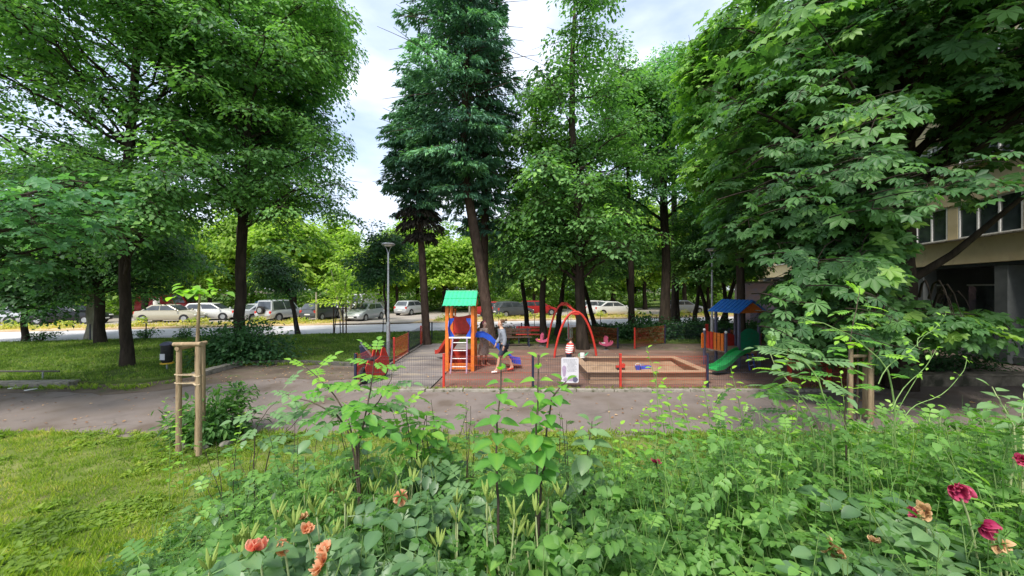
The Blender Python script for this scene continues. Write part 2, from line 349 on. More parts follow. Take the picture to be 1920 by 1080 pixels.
M['glass'] = glassmat('window_glass', (.035, .045, .05)); M['car_glass'] = glassmat('car_glass', (.05, .06, .07))
M['plaster'] = surf('yellow_plaster', [(.3, (.66, .53, .3)), (.7, (.76, .64, .4))], scale=1.2, rough=.9, bump=.15, bscale=60, noise2=(1.4, (.42, .33, .2), .58, .8))
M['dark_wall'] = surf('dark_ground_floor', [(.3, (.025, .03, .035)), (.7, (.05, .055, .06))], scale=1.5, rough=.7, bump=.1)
M['grey_wall'] = surf('grey_render', [(.3, (.1, .11, .11)), (.7, (.17, .18, .18))], scale=1.5, rough=.8, bump=.2)
M['wall_stone'] = surf('wall_stone', [(.3, (.12, .105, .08)), (.7, (.26, .23, .18))], scale=4, rough=.95, bump=.5, noise2=(2.4, (.05, .05, .035), .48, .65))
M['mural'] = surf('mural', [(.3, (.42, .32, .5)), (.48, (.75, .5, .52)), (.62, (.58, .48, .7)), (.75, (.4, .45, .62))], scale=1.3, rough=.9, bump=.1, mapping=(.6, .6, 1.4))
M['skin'] = paint('skin', (.62, .36, .25), rough=.6, var=.1, dirt=(.5, .27, .19)); M['hair'] = surf('hair', [(.3, (.03, .014, .008)), (.7, (.09, .04, .022))], scale=30, rough=.7, bump=.6)
M['hair2'] = surf('hair_light', [(.3, (.07, .03, .015)), (.7, (.17, .08, .04))], scale=30, rough=.7, bump=.6)
M['dress'] = surf('patterned_dress', [(.4, (.36, .23, .17)), (.5, (.62, .5, .42)), (.6, (.45, .3, .23))], scale=22, rough=.9, bump=.3)
M['shirt'] = surf('grey_shirt', [(.3, (.2, .22, .26)), (.7, (.33, .35, .4))], scale=6, rough=.9, bump=.3); M['shorts'] = surf('dark_shorts', [(.3, (.02, .025, .04)), (.7, (.05, .06, .09))], scale=6, rough=.9, bump=.3)
M['peach'] = leafmat('peach_petal', [(0, (.38, .13, .06)), (.5, (.62, .3, .16)), (1, (.72, .47, .3))], .4, .6, tcol=(1, .8, .6), spec=.2)
M['coral'] = leafmat('coral_petal', [(0, (.55, .1, .07)), (.5, (.7, .23, .16)), (1, (.78, .45, .32))], .4, .6, tcol=(1, .7, .6), spec=.2)
M['magenta'] = leafmat('magenta_petal', [(0, (.14, .008, .035)), (.5, (.36, .02, .09)), (1, (.6, .12, .2))], .3, .55, tcol=(1, .5, .6), spec=.25)
M['withered'] = leafmat('withered_petal', [(0, (.16, .07, .03)), (.5, (.42, .24, .11)), (1, (.66, .46, .26))], .25, .8, tcol=(1, .8, .5), spec=.1)
M['bud'] = leafmat('lily_bud', [(0, (.3, .4, .1)), (.5, (.55, .55, .15)), (1, (.8, .45, .15))], .3, .5, tcol=(1, .9, .5))
# ------------------------------------------------------------------ the setting
def sheet(name, pts, z, m, kind='structure', thick=0.0):
    mb = MB(); n = len(pts)
    if thick:
        mb.poly([(x, y, z) for x, y in pts] + [(x, y, z - thick) for x, y in pts], [tuple(range(n))] + [(i, n + i, n + (i + 1) % n, (i + 1) % n) for i in range(n)])
    else: mb.poly([(x, y, z) for x, y in pts], [tuple(range(n))])
    o = mb.build(name, m)
    if kind: o['kind'] = kind
    return o
near_edge = lambda x: 25 + .24 * x
far_edge = lambda x: 31.5 + .24 * x
def band(name, f0, f1, z, m, x0=-80, x1=90, thick=0.0):
    return sheet(name, [(x0, f0(x0)), (x1, f0(x1)), (x1, f1(x1)), (x0, f1(x0))], z, m, thick=thick)
sheet('ground', [(-300, -60), (300, -60), (300, 500), (-300, 500)], -0.03, M['dirt'])
band('road', near_edge, far_edge, 0.0, M['road'])
band('verge', lambda x: far_edge(x) + .001, lambda x: far_edge(x) + 3.0, 0.09, M['verge'], thick=.11)
band('parking_ground', lambda x: far_edge(x) + 3.02, lambda x: far_edge(x) + 16, 0.02, M['parking'])
band('far_lawn', lambda x: far_edge(x) + 16.02, lambda x: far_edge(x) + 140, 0.05, M['lawn_far'], -120, 130)
# entry of the car park crossing the verge
sheet('driveway', [(-13.6, far_edge(-13.6) - .3), (-8.0, far_edge(-8) - .3), (-7.2, far_edge(-7) + 4), (-13.0, far_edge(-13) + 4)], .1, M['parking'])
# asphalt path with an uneven edge
def wob(x, a=.09): return a * (math.sin(x * 1.9) + .6 * math.sin(x * 4.7 + 1) + .4 * math.sin(x * 11.3))
pts = [(x, 7.12 + wob(x)) for x in np.arange(-30, 26, .35)]
pts += [(26, 13.5), (9.95, 13.5), (9.95, 10.3), (-4.3, 10.3), (-4.3, 13.2), (-7.8, 13.75), (-10, 13.6), (-10.1, 11.7), (-10.9, 10.95), (-14.5, 10.6), (-30, 10.5)]
sheet('path', pts, -0.012, M['asphalt'])
# dirt strip collected along the far side of the path
pts = [(x, 10.0 + wob(x * 1.3, .12)) for x in np.arange(-30, -4.4, .4)] + [(-4.4, 10.9), (-4.4, 13.1), (-7.8, 13.6), (-9.9, 13.4), (-9.95, 11.9), (-11, 10.95), (-14.5, 10.6), (-30, 10.5)]
pts = [p if not (p[0] > -10 and p[1] < 10.5) else (p[0], p[1] + 1.5 * sstep((p[0] + 10) / 2)) for p in pts]
sheet('path_dirt', pts, -0.006, M['dirt'])
sheet('playground_surface', [(-2.25, 10.3), (9.9, 10.3), (9.9, 16.4), (2, 17.2), (-1.9, 16.4)], 0.006, M['rubber'])
sheet('playground_asphalt', [(-4.35, 10.3), (-2.3, 10.3), (-1.95, 16.4), (-2.2, 18.8), (-4.4, 18.8)], 0.004, M['play_grey'])
sheet('playground_dirt', [(-2.15, 16.4), (2, 17.25), (9.9, 16.45), (9.9, 18.8), (-2.15, 18.8)], 0.0, M['dirt'])
lawnpoly = [(-60, 10.7), (-14.5, 10.7), (-10.9, 11.05), (-10.2, 11.8), (-10.1, 13.7), (-7.8, 13.9), (-4.65, 13.3), (-4.65, 20), (-4.65, near_edge(-4.65)), (-60, near_edge(-60))]
sheet('lawn', lawnpoly, .06, M['lawn_far'], thick=.1)
sheet('back_lawn', [(-4.6, 18.9), (30, 18.9), (30, near_edge(30)), (-4.6, near_edge(-4.6))], .04, M['lawn_far'], thick=.08)
# near lawn and planted bank
xs = np.arange(-15, 15.1, .2); ys = np.arange(-3, 7.3, .2)
X, Y = np.meshgrid(xs, ys); Yw = Y.copy(); Yw[-1] = 7.18 + np.array([wob(x, .1) for x in xs])
Z = bank(X, Yw) + .004 + .02 * np.sin(X * 3.3) * np.sin(Yw * 4.1); Z[-1] = .0; Z[-2] *= .5
V = np.stack([X, Yw, Z], -1).reshape(-1, 3); nx, ny = len(xs), len(ys)
i = (np.arange(ny - 1)[:, None] * nx + np.arange(nx - 1)[None]).ravel()
F = np.concatenate([np.stack([i, i + 1, i + nx + 1], 1), np.stack([i, i + nx + 1, i + nx], 1)])
o = gobj('front_lawn', Geo(V, F), M['lawn'], smooth=True); o['kind'] = 'structure'
o = sheet('bank_ground_behind', [(-15, -3), (15, -3), (15, -30), (-15, -30)], .99, M['lawn'], thick=1.0)

# kerb stones
def kerb(label, line, st=1.0, wd=.14, ht=.12, z=0.0, tilt=0.0, mat='concrete', broken=()):
    k = empty('kerb', (line[0][0], line[0][1], 0), label, 'kerb', 'kerbs of concrete slabs'); k['kind'] = 'structure'
    del k['category']
    base = Vector((line[0][0], line[0][1], 0)); c = 0
    for a, b in zip(line[:-1], line[1:]):
        a, b = Vector((*a, 0)), Vector((*b, 0)); n = max(1, round((b - a).length / st)); d = (b - a) / n
        for j in range(n):
            c += 1
            if c in broken: continue
            p0, p1 = a + d * (j + .012), a + d * (j + .988); jz = random.uniform(-.012, .012)
            mb = MB().beam((p0.x - base.x, p0.y - base.y, z + ht / 2 + jz), (p1.x - base.x, p1.y - base.y, z + ht / 2 - jz + random.uniform(-.01, .01)), wd + random.uniform(-.01, .01), ht)
            o = mb.build('kerb_stone', M[mat], k, bevel=.012)
    return k
kerb('low concrete kerb slabs along the front of the playground fence', [(-4.4, 10.16), (9.95, 10.16)], wd=.16, ht=.085, z=-.03)
kerb('broken kerb slabs along the left lawn edge', [(-19.5, 10.62), (-14.5, 10.62), (-10.75, 10.98)], st=1.9, wd=.34, ht=.15, z=-.02, broken=(2, 5))
kerb('slanting kerb slab left of the staked sapling bush', [(-9.95, 11.75), (-9.9, 13.55)], st=.95, wd=.3, ht=.17, z=-.02)
kerb('far kerb between dirt patch and lawn', [(-9.8, 13.75), (-7.8, 13.85), (-4.7, 13.25)], wd=.12, ht=.14, z=-.02, mat='concrete_dark')
kerb('road kerb on the lawn side', [(-30, near_edge(-30)), (20, near_edge(20))], st=2.0, wd=.14, ht=.1, z=-.02)
kerb('left fence kerb', [(-4.42, 10.4), (-4.42, 18.8)], wd=.08, ht=.07, z=-.01)

# low tube rail on the left lawn
t = empty('low_rail', (-16, 11.2, 0), 'faded green low tube rail along the left lawn edge', 'rail')
MB().tube([(-6, 0, .3), (0, .0, .3), (2.3, .1, .28)], .028).build('rail_tube', M['concrete_dark'], t, smooth=True)
for x in (-4, -1.5, 1.9): MB().tube([(x, 0.02, -.02), (x, .02, .28)], .02).build('rail_post', M['steel'], t, smooth=True)

# ------------------------------------------------------------------ building on the right
U = Vector((.278, .9606, 0)); Nn = Vector((-.9606, .278, 0))       # along the facade, out of the facade
B0 = Vector((18.1, 13.2, 0)) - U * 13
Lb = 40.0
bld = empty('apartment_building', B0, 'pale yellow apartment block with a dark recessed ground floor behind the chestnut', 'building', rz=math.atan2(U.y, U.x))
# local frame: +x along the facade, +y away from the street (inwards)
def bw(name, c, d, m, parent=None, bevel=0): return MB().box(c, d).build(name, M[m], parent or bld, bevel=bevel)
# local y: facade plane y=0; outward is +y? (rz maps local +y to (-U.y, U.x)) = outwards
inn = -1
floors = 5
z = 3.8
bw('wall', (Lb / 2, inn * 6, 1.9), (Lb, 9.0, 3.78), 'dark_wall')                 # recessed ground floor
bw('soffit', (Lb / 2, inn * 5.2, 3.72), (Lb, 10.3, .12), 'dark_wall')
wind_m = None
def window(parent, x, zc, wd, ht, panes=2):
    f = MB()
    fr = .07
    for dx in (-wd / 2 + fr / 2, wd / 2 - fr / 2): f.box((dx, 0, 0), (fr, .09, ht))
    for k in range(1, panes): f.box((-wd / 2 + k * wd / panes, 0, 0), (fr * .9, .088, ht - 2 * fr))
    for dz in (-ht / 2 + fr / 2, ht / 2 - fr / 2): f.box((0, 0, dz), (wd - 2 * fr, .086, fr))
    fo = f.build('window', M['white'], parent); fo.location = (x, inn * .08, zc)
    for k in range(panes):
        p = MB().box((-wd / 2 + (k + .5) * wd / panes, -.01, 0), (wd / panes - fr * .5, .02, ht - fr * 1.5)).build('pane', M['glass'], fo)
    return fo
wproto = None
for fl in range(floors):
    zb = 3.8 + fl * 2.9
    bw('spandrel', (Lb / 2, inn * .15, zb + .5), (Lb, .3, 1.0), 'plaster')
    s = bw('window_sill', (Lb / 2, .06, zb + 1.03), (Lb, .14, .05), 'concrete')
    bw('lintel', (Lb / 2, inn * .15, zb + 2.72), (Lb, .296, .36), 'plaster')
    for k in range(int(Lb / 3.2)):
        x = 1.6 + k * 3.2
        bw('pier', (x + 1.6, inn * .17, zb + 1.8), (.5, .28, 1.48), 'plaster')
        if wproto is None: wproto = window(bld, x, zb + 1.8, 2.66, 1.48, 3)
        else:
            c = copy_tree(wproto, bld); c.location = (x, inn * .08, zb + 1.8)
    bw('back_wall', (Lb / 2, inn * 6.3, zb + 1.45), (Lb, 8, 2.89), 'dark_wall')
bw('roof', (Lb / 2, inn * 5.2, 3.8 + floors * 2.9 + .16), (Lb + .4, 10.8, .3), 'concrete')
MB().box((.15, inn * 5.3, 3.8 + floors * 1.45), (.29, 10, floors * 2.9 - .01)).build('side_wall', M['plaster'], bld)
MB().box((Lb + .17, inn * 5.3, 3.8 + floors * 1.45 - 1.9), (.3, 10, floors * 2.9 + 3.7)).build('side_wall', M['plaster'], bld)
for k in range(10):
    x = 1.9 + k * 4.0
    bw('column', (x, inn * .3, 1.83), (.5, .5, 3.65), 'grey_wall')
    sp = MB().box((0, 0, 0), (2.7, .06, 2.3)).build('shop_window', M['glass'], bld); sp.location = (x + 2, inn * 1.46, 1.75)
    MB().box((0, 0.035, 1.18), (2.8, .06, .07)).build('frame_bar', M['steel'], sp)
bw('plinth', (Lb / 2, inn * .9, .14), (Lb, 1.4, .27), 'grey_wall')
# low planter wall in front
wl = empty('planter_wall', (11.6, 10.8, 0), 'low weathered stone wall at the edge of the dark path on the right', 'wall')
for k in range(9):
    x = k * 1.3
    MB().box((x + .64, 0.1 * k * .35, .13), (1.28, .3, .3), -.01 + .02 * (k % 2)).build('stone', M['wall_stone'], wl, bevel=.02)
    MB().box((x + .64, 0.1 * k * .35, .31), (1.29, .38, .055), .01 - .02 * (k % 2)).build('coping', M['wall_stone'], wl, bevel=.015)
# painted substation
kd = empty('kiosk', (15.9, 24.6, 0), 'small block building painted with a pink and violet mural behind the blue roofed playhouse', 'building', rz=-.35)
MB().box((1.2, 1.5, 1.55), (3.4, 3, 3.1)).build('wall', M['mural'], kd)
MB().box((1.2, 1.5, 3.17), (3.7, 3.3, .13)).build('roof', M['concrete'], kd, bevel=.02)
MB().box((0.3, -.02, 1.0), (.95, .05, 1.95)).build('door', M['lilac'], kd, bevel=.01)
# flat painted shapes of the mural
m_ = MB()
for cx, cz, r in ((1.6, 1.2, .5), (2.2, 1.9, .35), (1.1, 2.3, .3), (2.4, .8, .3)):
    m_.poly([(cx + r * math.cos(a) * (1 + .25 * math.sin(3 * a)), -.006, cz + r * math.sin(a)) for a in np.linspace(0, 2 * math.pi, 20, endpoint=False)], [tuple(range(20))])
m_.build('painted_shape', M['lilac'], kd)

# ------------------------------------------------------------------ playground fence
def fence_run(pts, hz=.95, start_navy=True, bays=None, label='', post_r=.03):
    f = empty('playground_fence', (pts[0][0], pts[0][1], 0), label, 'fence', 'playground fences of coloured welded mesh')
    o0 = Vector((pts[0][0], pts[0][1], 0))
    for k, p in enumerate(pts):
        c = M['navy'] if (k % 2 == 0) == start_navy else M['red']
        q = Vector((*p, 0)) - o0
        MB().box((q.x, q.y, hz / 2), (.062, .062, hz)).box((q.x, q.y, hz + .01), (.07, .07, .03)).build('post', c, f, bevel=.006)
    for k in range(len(pts) - 1):
        if bays is not None and not bays[k]: continue
        c = M['wire_navy'] if (k % 2 == 0) == start_navy else M['wire_red']
        a, b = Vector((*pts[k], 0)) - o0, Vector((*pts[k + 1], 0)) - o0
        d = (b - a).normalized(); a = a + d * .035; b = b - d * .035; ln = (b - a).length; n = int(ln / .05)
        G_ = []
        for i in range(n + 1):
            p = a + d * (ln * i / n); G_.append(tube([(p.x, p.y, .05), (p.x, p.y, hz - .03)], .0028, 4))
        for zz in (.07, .25, .45, .65, .82, hz - .05):
            s = d.cross(Vector((0, 0, 1))) * .005
            G_.append(tube([(a.x + s.x, a.y + s.y, zz), (b.x + s.x, b.y + s.y, zz)], .0036, 4))
        gobj('wire_panel', gmerge(G_), c, f)
    return f
fence_run([(-4.36, 10.4), (-1.9, 10.4), (.58, 10.4), (3.02, 10.4), (5.44, 10.4), (7.75, 10.4), (9.9, 10.4)], label='front run of mesh fence with red and dark blue posts beside the path')
fence_run([(-4.36, 10.44), (-4.36, 12.1), (-4.36, 13.8), (-4.4, 15.9), (-4.42, 18.1), (-4.42, 20.0)], start_navy=False, label='left run of mesh fence with orange and dark panels beside the lawn')
fence_run([(9.9, 10.5), (9.9, 12.7), (9.9, 14.9), (9.9, 17.0), (9.9, 18.9)], start_navy=False, label='right run of red mesh fence under the chestnut')
fence_run([(-4.3, 20.05), (-1.9, 19.9), (.5, 19.6), (2.9, 19.2), (4.9, 17.3), (5.65, 17.2), (7.7, 18.8), (9.85, 18.95)], bays=[1, 1, 1, 1, 0, 1, 1], label='back run of mesh fence behind the swings')
# thin posts along the road
for k in range(17):
    x = -22 + k * 2.35; y = near_edge(x) - .25
    if -3 < x < -1: continue
    p = MB().box((0, 0, .42), (.04, .04, .9)).build('fence_post', M['navy'], None); p.location = (x, y, .04)
    p.rotation_euler = (random.uniform(-.04, .04), random.uniform(-.04, .04), 0)
    meta(p, 'thin dark metal post standing at the road side of the lawn', 'post', 'thin posts along the road')
# ------------------------------------------------------------------ street lamps
def lamp(x, y, label, zt=4.6):
    t = empty('street_lamp', (x, y, 0), label, 'street lamp', 'grey path lamps')
    MB().tube([(0, 0, 0), (0, 0, 1.43)], .075, 12).build('lower_pole', M['steel'], t, smooth=True)
    MB().tube([(0, 0, 1.43), (0, 0, zt - .35)], [.05, .036], 10).build('upper_pole', M['steel'], t, smooth=True)
    MB().tube([(0, 0, 0.0), (0, 0, .03)], .14, 12).build('base_plate', M['steel'], t)
    for s in (-1, 1): MB().tube([(0, 0, zt - .42), (s * .07, 0, zt - .2), (s * .16, 0, zt - .06)], .014, 6).build('bracket', M['steel'], t, smooth=True)
    MB().tube([(0, 0, zt - .06), (0, 0, zt - .02), (0, 0, zt + .02)], [.24, .27, .2], 20).build('lamp_head', M['steel'], t, smooth=True)
    MB().tube([(0, 0, zt - .1), (0, 0, zt - .062)], [.15, .18], 16).build('diffuser', M['white'], t)
    return t
lamp(-4.97, 15.0, 'slim grey path lamp beside the left playground fence', 4.58)
lamp(9.0, 16.8, 'slim grey path lamp behind the blue roofed playhouse', 4.56)

# ------------------------------------------------------------------ green-roofed play tower
t = empty('play_tower', (-1.75, 12.55, 0), 'orange post play tower with a green tiled roof and a blue slide', 'playground tower')
for sx in (-.43, .43):
    for sy in (0, .95):
        MB().box((sx, sy, 1.1), (.115, .115, 2.2)).build('post', M['orange'], t, bevel=.01)
# roof in two slopes, each of corrugated tile rows
def tile_row(parent, m, y0, z0, y1, z1, wd, waves, name='roof_tile_row'):
    V = []; F = []; n = waves * 6; th = .02
    nv = Vector((0, -(z1 - z0), (y1 - y0))).normalized()
    if nv.z < 0: nv = -nv
    for j, (yy, zz) in enumerate(((y0, z0), (y1, z1))):
        for i in range(n + 1):
            h = .022 * abs(math.sin(math.pi * i * waves / n)) ** .7 + (0.018 if j == 0 else 0)
            V.append((-wd / 2 + wd * i / n, yy + nv.y * h, zz + nv.z * h))
    k = len(V)
    V += [(x, y - nv.y * th, z - nv.z * th) for x, y, z in V]
    for i in range(n):
        F += [(i, i + 1, n + 2 + i, n + 1 + i), (k + i + 1, k + i, k + n + 1 + i, k + n + 2 + i), (i + 1, i, k + i, k + i + 1), (n + 1 + i, n + 2 + i, k + n + 2 + i, k + n + 1 + i)]
    return MB().poly(V, F).build(name, m, parent, smooth=True)
yc = .475
for s in (-1, 1):
    for a, b in ((.9, .45), (.45, 0.0)):
        tile_row(t, M['green_roof'], yc + s * a * .78, 2.66 - a * .52, yc + s * b * .78, 2.66 - b * .52, 1.1, 8)
MB().tube([(-.55, yc, 2.68), (.55, yc, 2.68)], .03, 8).build('roof_ridge', M['green_roof'], t, smooth=True)
for sx in (-.5, .5): MB().poly([(sx - .02, yc - .68, 2.2), (sx - .02, yc + .68, 2.2), (sx - .02, yc, 2.62), (sx + .02, yc - .68, 2.2), (sx + .02, yc + .68, 2.2), (sx + .02, yc, 2.62)], [(0, 2, 1), (3, 4, 5), (0, 1, 4, 3), (1, 2, 5, 4), (2, 0, 3, 5)]).build('gable_board', M['orange'], t)
for k in range(7): MB().box((0, .075 + k * .133, 1.1), (.74, .12, .04)).build('deck_plank', M['wood'], t, bevel=.004)
MB().box((0, -.01, 1.13), (.74, .06, .05)).build('platform_edge', M['white'], t, bevel=.008)
# blue side panels with a bowed inner edge, red back arch panel
def bow(sx):
    pts = [(sx * .37, 1.14), (sx * .37, 1.78)] + [(sx * (.37 - .1 - .07 * math.cos(u)), 1.78 - .64 * k / 8) for k, u in enumerate(np.linspace(0, 2 * math.pi, 9))]
    if sx < 0: pts = pts[::-1]
    return MB().prism(pts, lambda p: (p[0], .03, p[1]), lambda p: (p[0], .06, p[1])).build('side_panel', M['blue'], t, bevel=.004)
bow(-1); bow(1)
pts = [(-.36, 1.16), (.36, 1.16), (.36, 1.86), (.2, 1.83), (0, 1.78), (-.2, 1.76), (-.36, 1.8)]
MB().prism(pts, lambda p: (p[0], .94, p[1]), lambda p: (p[0], .91, p[1])).build('back_panel', M['red'], t, bevel=.004)
# ladder
for sx in (-.24, .24):
    MB().tube([(sx, -.02, 1.12), (sx * 1.05, -.16, .6), (sx * 1.1, -.34, .0)], .026, 8).build('ladder_rail', M['lilac'], t, smooth=True)
for k in range(4):
    f = (k + .6) / 4.4; MB().tube([(-.26, -.02 - .3 * f ** 1.3, 1.12 * (1 - f)), (.26, -.02 - .3 * f ** 1.3, 1.12 * (1 - f))], .017, 6).build('rung', M['white'], t, smooth=True)
for sx in (-.37, .37): MB().tube([(sx, .0, 1.16), (sx, -.14, 1.5), (sx, .0, 1.75)], .014, 6).build('hand_rail', M['blue'], t, smooth=True)
# slides
def slide(parent, P, wd, m, name='slide', side=.12):
    P = [Vector(p) for p in P]; s = MB(); n = len(P); V = []
    for k, p in enumerate(P):
        d = (P[min(k + 1, n - 1)] - P[max(k - 1, 0)]); d.z = 0; d.normalize(); q = Vector((-d.y, d.x, 0)) * wd / 2
        for off, z in ((1.06, side), (1.0, 0.0), (-1.0, 0.0), (-1.06, side), (-1.14, side), (-1.1, -.035), (1.1, -.035), (1.14, side)):
            V.append(p + q * off + Vector((0, 0, z)))
    F = []
    for k in range(n - 1):
        for i in range(8): F.append((k * 8 + i, k * 8 + (i + 1) % 8, k * 8 + 8 + (i + 1) % 8, k * 8 + 8 + i))
    F += [tuple(range(8)), tuple(range((n - 1) * 8 + 7, (n - 1) * 8 - 1, -1))]
    return s.poly(V, F).build(name, m, parent, smooth=True)
slide(t, [(.5, .5, 1.14), (.75, .5, 1.14), (1.0, .5, 1.0), (1.5, .52, .5), (1.8, .53, .24), (2.05, .54, .2)], .42, M['blue'])
slide(t, [(-.1, 1.0, 1.14), (-.3, 1.25, 1.08), (-.65, 1.75, .6), (-.9, 2.2, .28), (-1.1, 2.5, .2)], .5, M['red'])
for sx in (-.37, .37): MB().prism([(0, .1), (.9, .1), (.9, .5), (.45, .85), (0, .5)], lambda p: (sx - .012, p[0] + .03, p[1]), lambda p: (sx + .012, p[0] + .03, p[1])).build('lower_panel', M['red'], t, bevel=.004)
MB().box((0, .93, .34), (.74, .03, .5)).build('kick_board', M['red'], t)
MB().box((0, .0, .17), (.74, .03, .2)).build('kick_board', M['orange'], t, bevel=.005)
MB().tube([(-.3, .95, 1.8), (-.3, .95, 1.98)], .03, 8).ball((-.3, .95, 2.02), .05).build('knob', M['orange'], t, smooth=True)

# ------------------------------------------------------------------ blue-roofed playhouse
t = empty('playhouse', (8.3, 13.1, 0), 'playhouse with a blue ribbed roof, green panel and curved green slide', 'playhouse', rz=.33)
for sx in (-.45, .5):
    for sy in (0, .95): MB().box((sx, sy, .98), (.08, .08, 1.96)).build('post', M['grey_post'], t, bevel=.008)
xc = .025
def slope(sx):
    V = []; F = []; n = 8
    a, b = (xc, 2.36), (xc + sx * .68, 1.94)
    nn = Vector((-(b[1] - a[1]), 0, b[0] - a[0])).normalized()
    if nn.z < 0: nn = -nn
    mb = MB()
    ly = 1.3
    mid = ((a[0] + b[0]) / 2, .47, (a[1] + b[1]) / 2); ang = math.atan2(b[1] - a[1], b[0] - a[0])
    L_ = math.hypot(b[0] - a[0], b[1] - a[1]); Rm = Matrix.Rotation(-ang, 3, 'Y')
    mb.box(mid, (L_, ly, .03), Rm)
    o = mb.build('roof', M['blue_roof'], t)
    for k in range(n):
        y = .47 - ly / 2 + (k + .5) * ly / n
        MB().box((mid[0] + nn.x * .027, y, mid[2] + nn.z * .027), (L_ - .01, .045, .026), Rm).build('roof_rib', M['blue_roof'], o)
slope(-1); slope(1)
for y in (-.1, 1.04): MB().prism([(xc - .6, 1.93), (xc + .6, 1.93), (xc + .42, 2.1), (xc, 2.31), (xc - .42, 2.1)], lambda p: (p[0], y, p[1]), lambda p: (p[0], y + .03, p[1])).build('gable', M['orange'], t)
pts = [(-.4, .62), (.46, .62)] + [(.46 - .86 * k / 10, 1.12 + .26 * math.sin(math.pi * (k + 1.3) / 13)) for k in range(11)]
MB().prism(pts, lambda p: (p[0], .0, p[1]), lambda p: (p[0], -.035, p[1])).build('front_panel', M['green'], t, bevel=.005)
MB().box((-.45, -.2, .62), (.4, .5, .04)).build('deck_plank', M['wood'], t)
MB().prism([(-.4, .62), (.46, .62), (.46, 1.02), (.03, 1.14), (-.4, 1.02)], lambda p: (p[0], .95, p[1]), lambda p: (p[0], .98, p[1])).build('back_panel', M['red'], t, bevel=.005)
for k in range(7): MB().box((xc, .07 + .135 * k, .6), (.88, .12, .04)).build('deck_plank', M['wood'], t)
for k in range(5): MB().box((-.46 - .0, .08 + .0, .0), (.0, .0, .0)) if False else None
for k in range(5):
    MB().prism([(0, .62), (.105, .62), (.105, 1.14 + .03 * math.sin(k)), (.0525, 1.2 + .03 * math.sin(k)), (0, 1.14 + .03 * math.sin(k))], lambda p: (-.55 - .13 * k - p[0], .9, p[1]), lambda p: (-.55 - .13 * k - p[0], .93, p[1])).build('picket', M['orange'], t, bevel=.003)
    MB().box((-.98, .2 + .15 * k, .92), (.03, .11, .6)).build('picket', M['red'] if k > 2 else M['orange'], t, bevel=.003)
for yy in (.02, .93): MB().box((-1.02, yy, .62), (.07, .07, 1.24)).build('post', M['grey_post'], t, bevel=.006); MB().ball((-1.02, yy, 1.28), .05).build('post_knob', M['white'], t, smooth=True)
for k in range(4): MB().box((-.73, .12 + .2 * k, .6), (.52, .18, .04)).build('deck_plank', M['wood'], t)
slide(t, [(-.5, -.25, .66), (-.75, -.32, .68), (-1.1, -.36, .58), (-1.5, -.4, .36), (-1.85, -.43, .23), (-2.15, -.45, .21)], .36, M['slide_green'], side=.1)
for sx in (-.3, -.06):
    MB().tube([(sx, -.03, .64), (sx - .02, -.22, .5), (sx - .05, -.32, 0)], .02, 6).build('ladder_rail', M['blue'], t, smooth=True)
for k in range(3): MB().tube([(-.33, -.25 - .02 * k, .46 - .15 * k), (-.07, -.25 - .02 * k, .46 - .15 * k)], .014, 6).build('rung', M['white'], t, smooth=True)
MB().box((.35, -.06, .3), (.6, .04, .08)).build('low_rail_bar', M['steel'], t)

# ------------------------------------------------------------------ arched swing frame
t = empty('swing_frame', (2.55, 16.2, 0), 'tall red arched swing frame in the middle of the playground', 'swing')
def arch(y, x0, x1, xm, zt, m):
    P = [(x0 + (xm - x0) * (.25 * (1 - math.cos(u)) + .75 * (u * 2 / math.pi) ** 1.25), y, zt * math.sin(u)) for u in np.linspace(0, math.pi / 2, 9)]
    Q = [(x1 + (xm - x1) * (.25 * (1 - math.cos(u)) + .75 * (u * 2 / math.pi) ** 1.25), y, zt * math.sin(u)) for u in np.linspace(0, math.pi / 2, 9)]
    for A in (P, Q): MB().tube(A, [.046] * 9, 10).build('leg', m, t, smooth=True)
    MB().box((xm, y, zt - .05), (.3, .07, .16)).build('arch_plate', m, t, bevel=.01)
arch(-1.2, -.85, .85, .0, 1.85, M['red']); arch(1.3, -.9, .8, -.1, 2.1, M['red'])
MB().tube([(0, -1.2, 1.86), (-.1, 1.3, 2.08)], .046, 10).build('top_beam', M['red'], t, smooth=True)
for yy in (-.35, .45):
    for s in (-.2, .2): MB().tube([(-.05, yy + s, 1.98), (-.05 + .02, yy + s, .5)], .008, 5).build('chain', M['steel'], t)
    MB().box((-.04, yy, .48), (.2, .46, .05)).build('swing_seat', M['black'], t, bevel=.015)
# spring rocker, pink
def rocker(loc, rz, label, m1, m2):
    t = empty('spring_rocker', loc, label, 'spring rocker', 'spring rockers', rz); t.scale = (.72, .72, .72)
    pr = [(-.42, .42), (-.3, .3), (0, .24), (.3, .3), (.46, .46), (.4, .6), (.3, .46), (.08, .42), (.1, .78), (.0, .9), (-.08, .74), (-.1, .42), (-.3, .42), (-.38, .52)]
    for s in (-1, 1): MB().prism(pr, lambda p: (p[0], s * .12 - .012, p[1]), lambda p: (p[0], s * .12 + .012, p[1])).build('side_plate', m1, t, bevel=.004)
    MB().box((-.16, 0, .44), (.26, .22, .03)).build('seat', m2, t, bevel=.006)
    MB().tube([(.05, -.2, .7), (.05, .2, .7)], .014, 6).build('handle_bar', M['black'], t, smooth=True)
    P = [(.07 * math.cos(a), .07 * math.sin(a), .02 + .25 * a / (8 * math.pi)) for a in np.linspace(0, 8 * math.pi, 60)]
    MB().tube(P, .012, 5).build('spring', M['black'], t, smooth=True)
    MB().box((0, 0, .012), (.3, .3, .02)).build('base_plate', M['steel'], t)
rocker((4.25, 16.9, 0), .2, 'pink spring rocker to the right of the swing frame', M['pink'], M['white'])
rocker((1.45, 18.0, 0), -.4, 'small pink rocker in front of the red bench', M['pink'], M['yellow'])
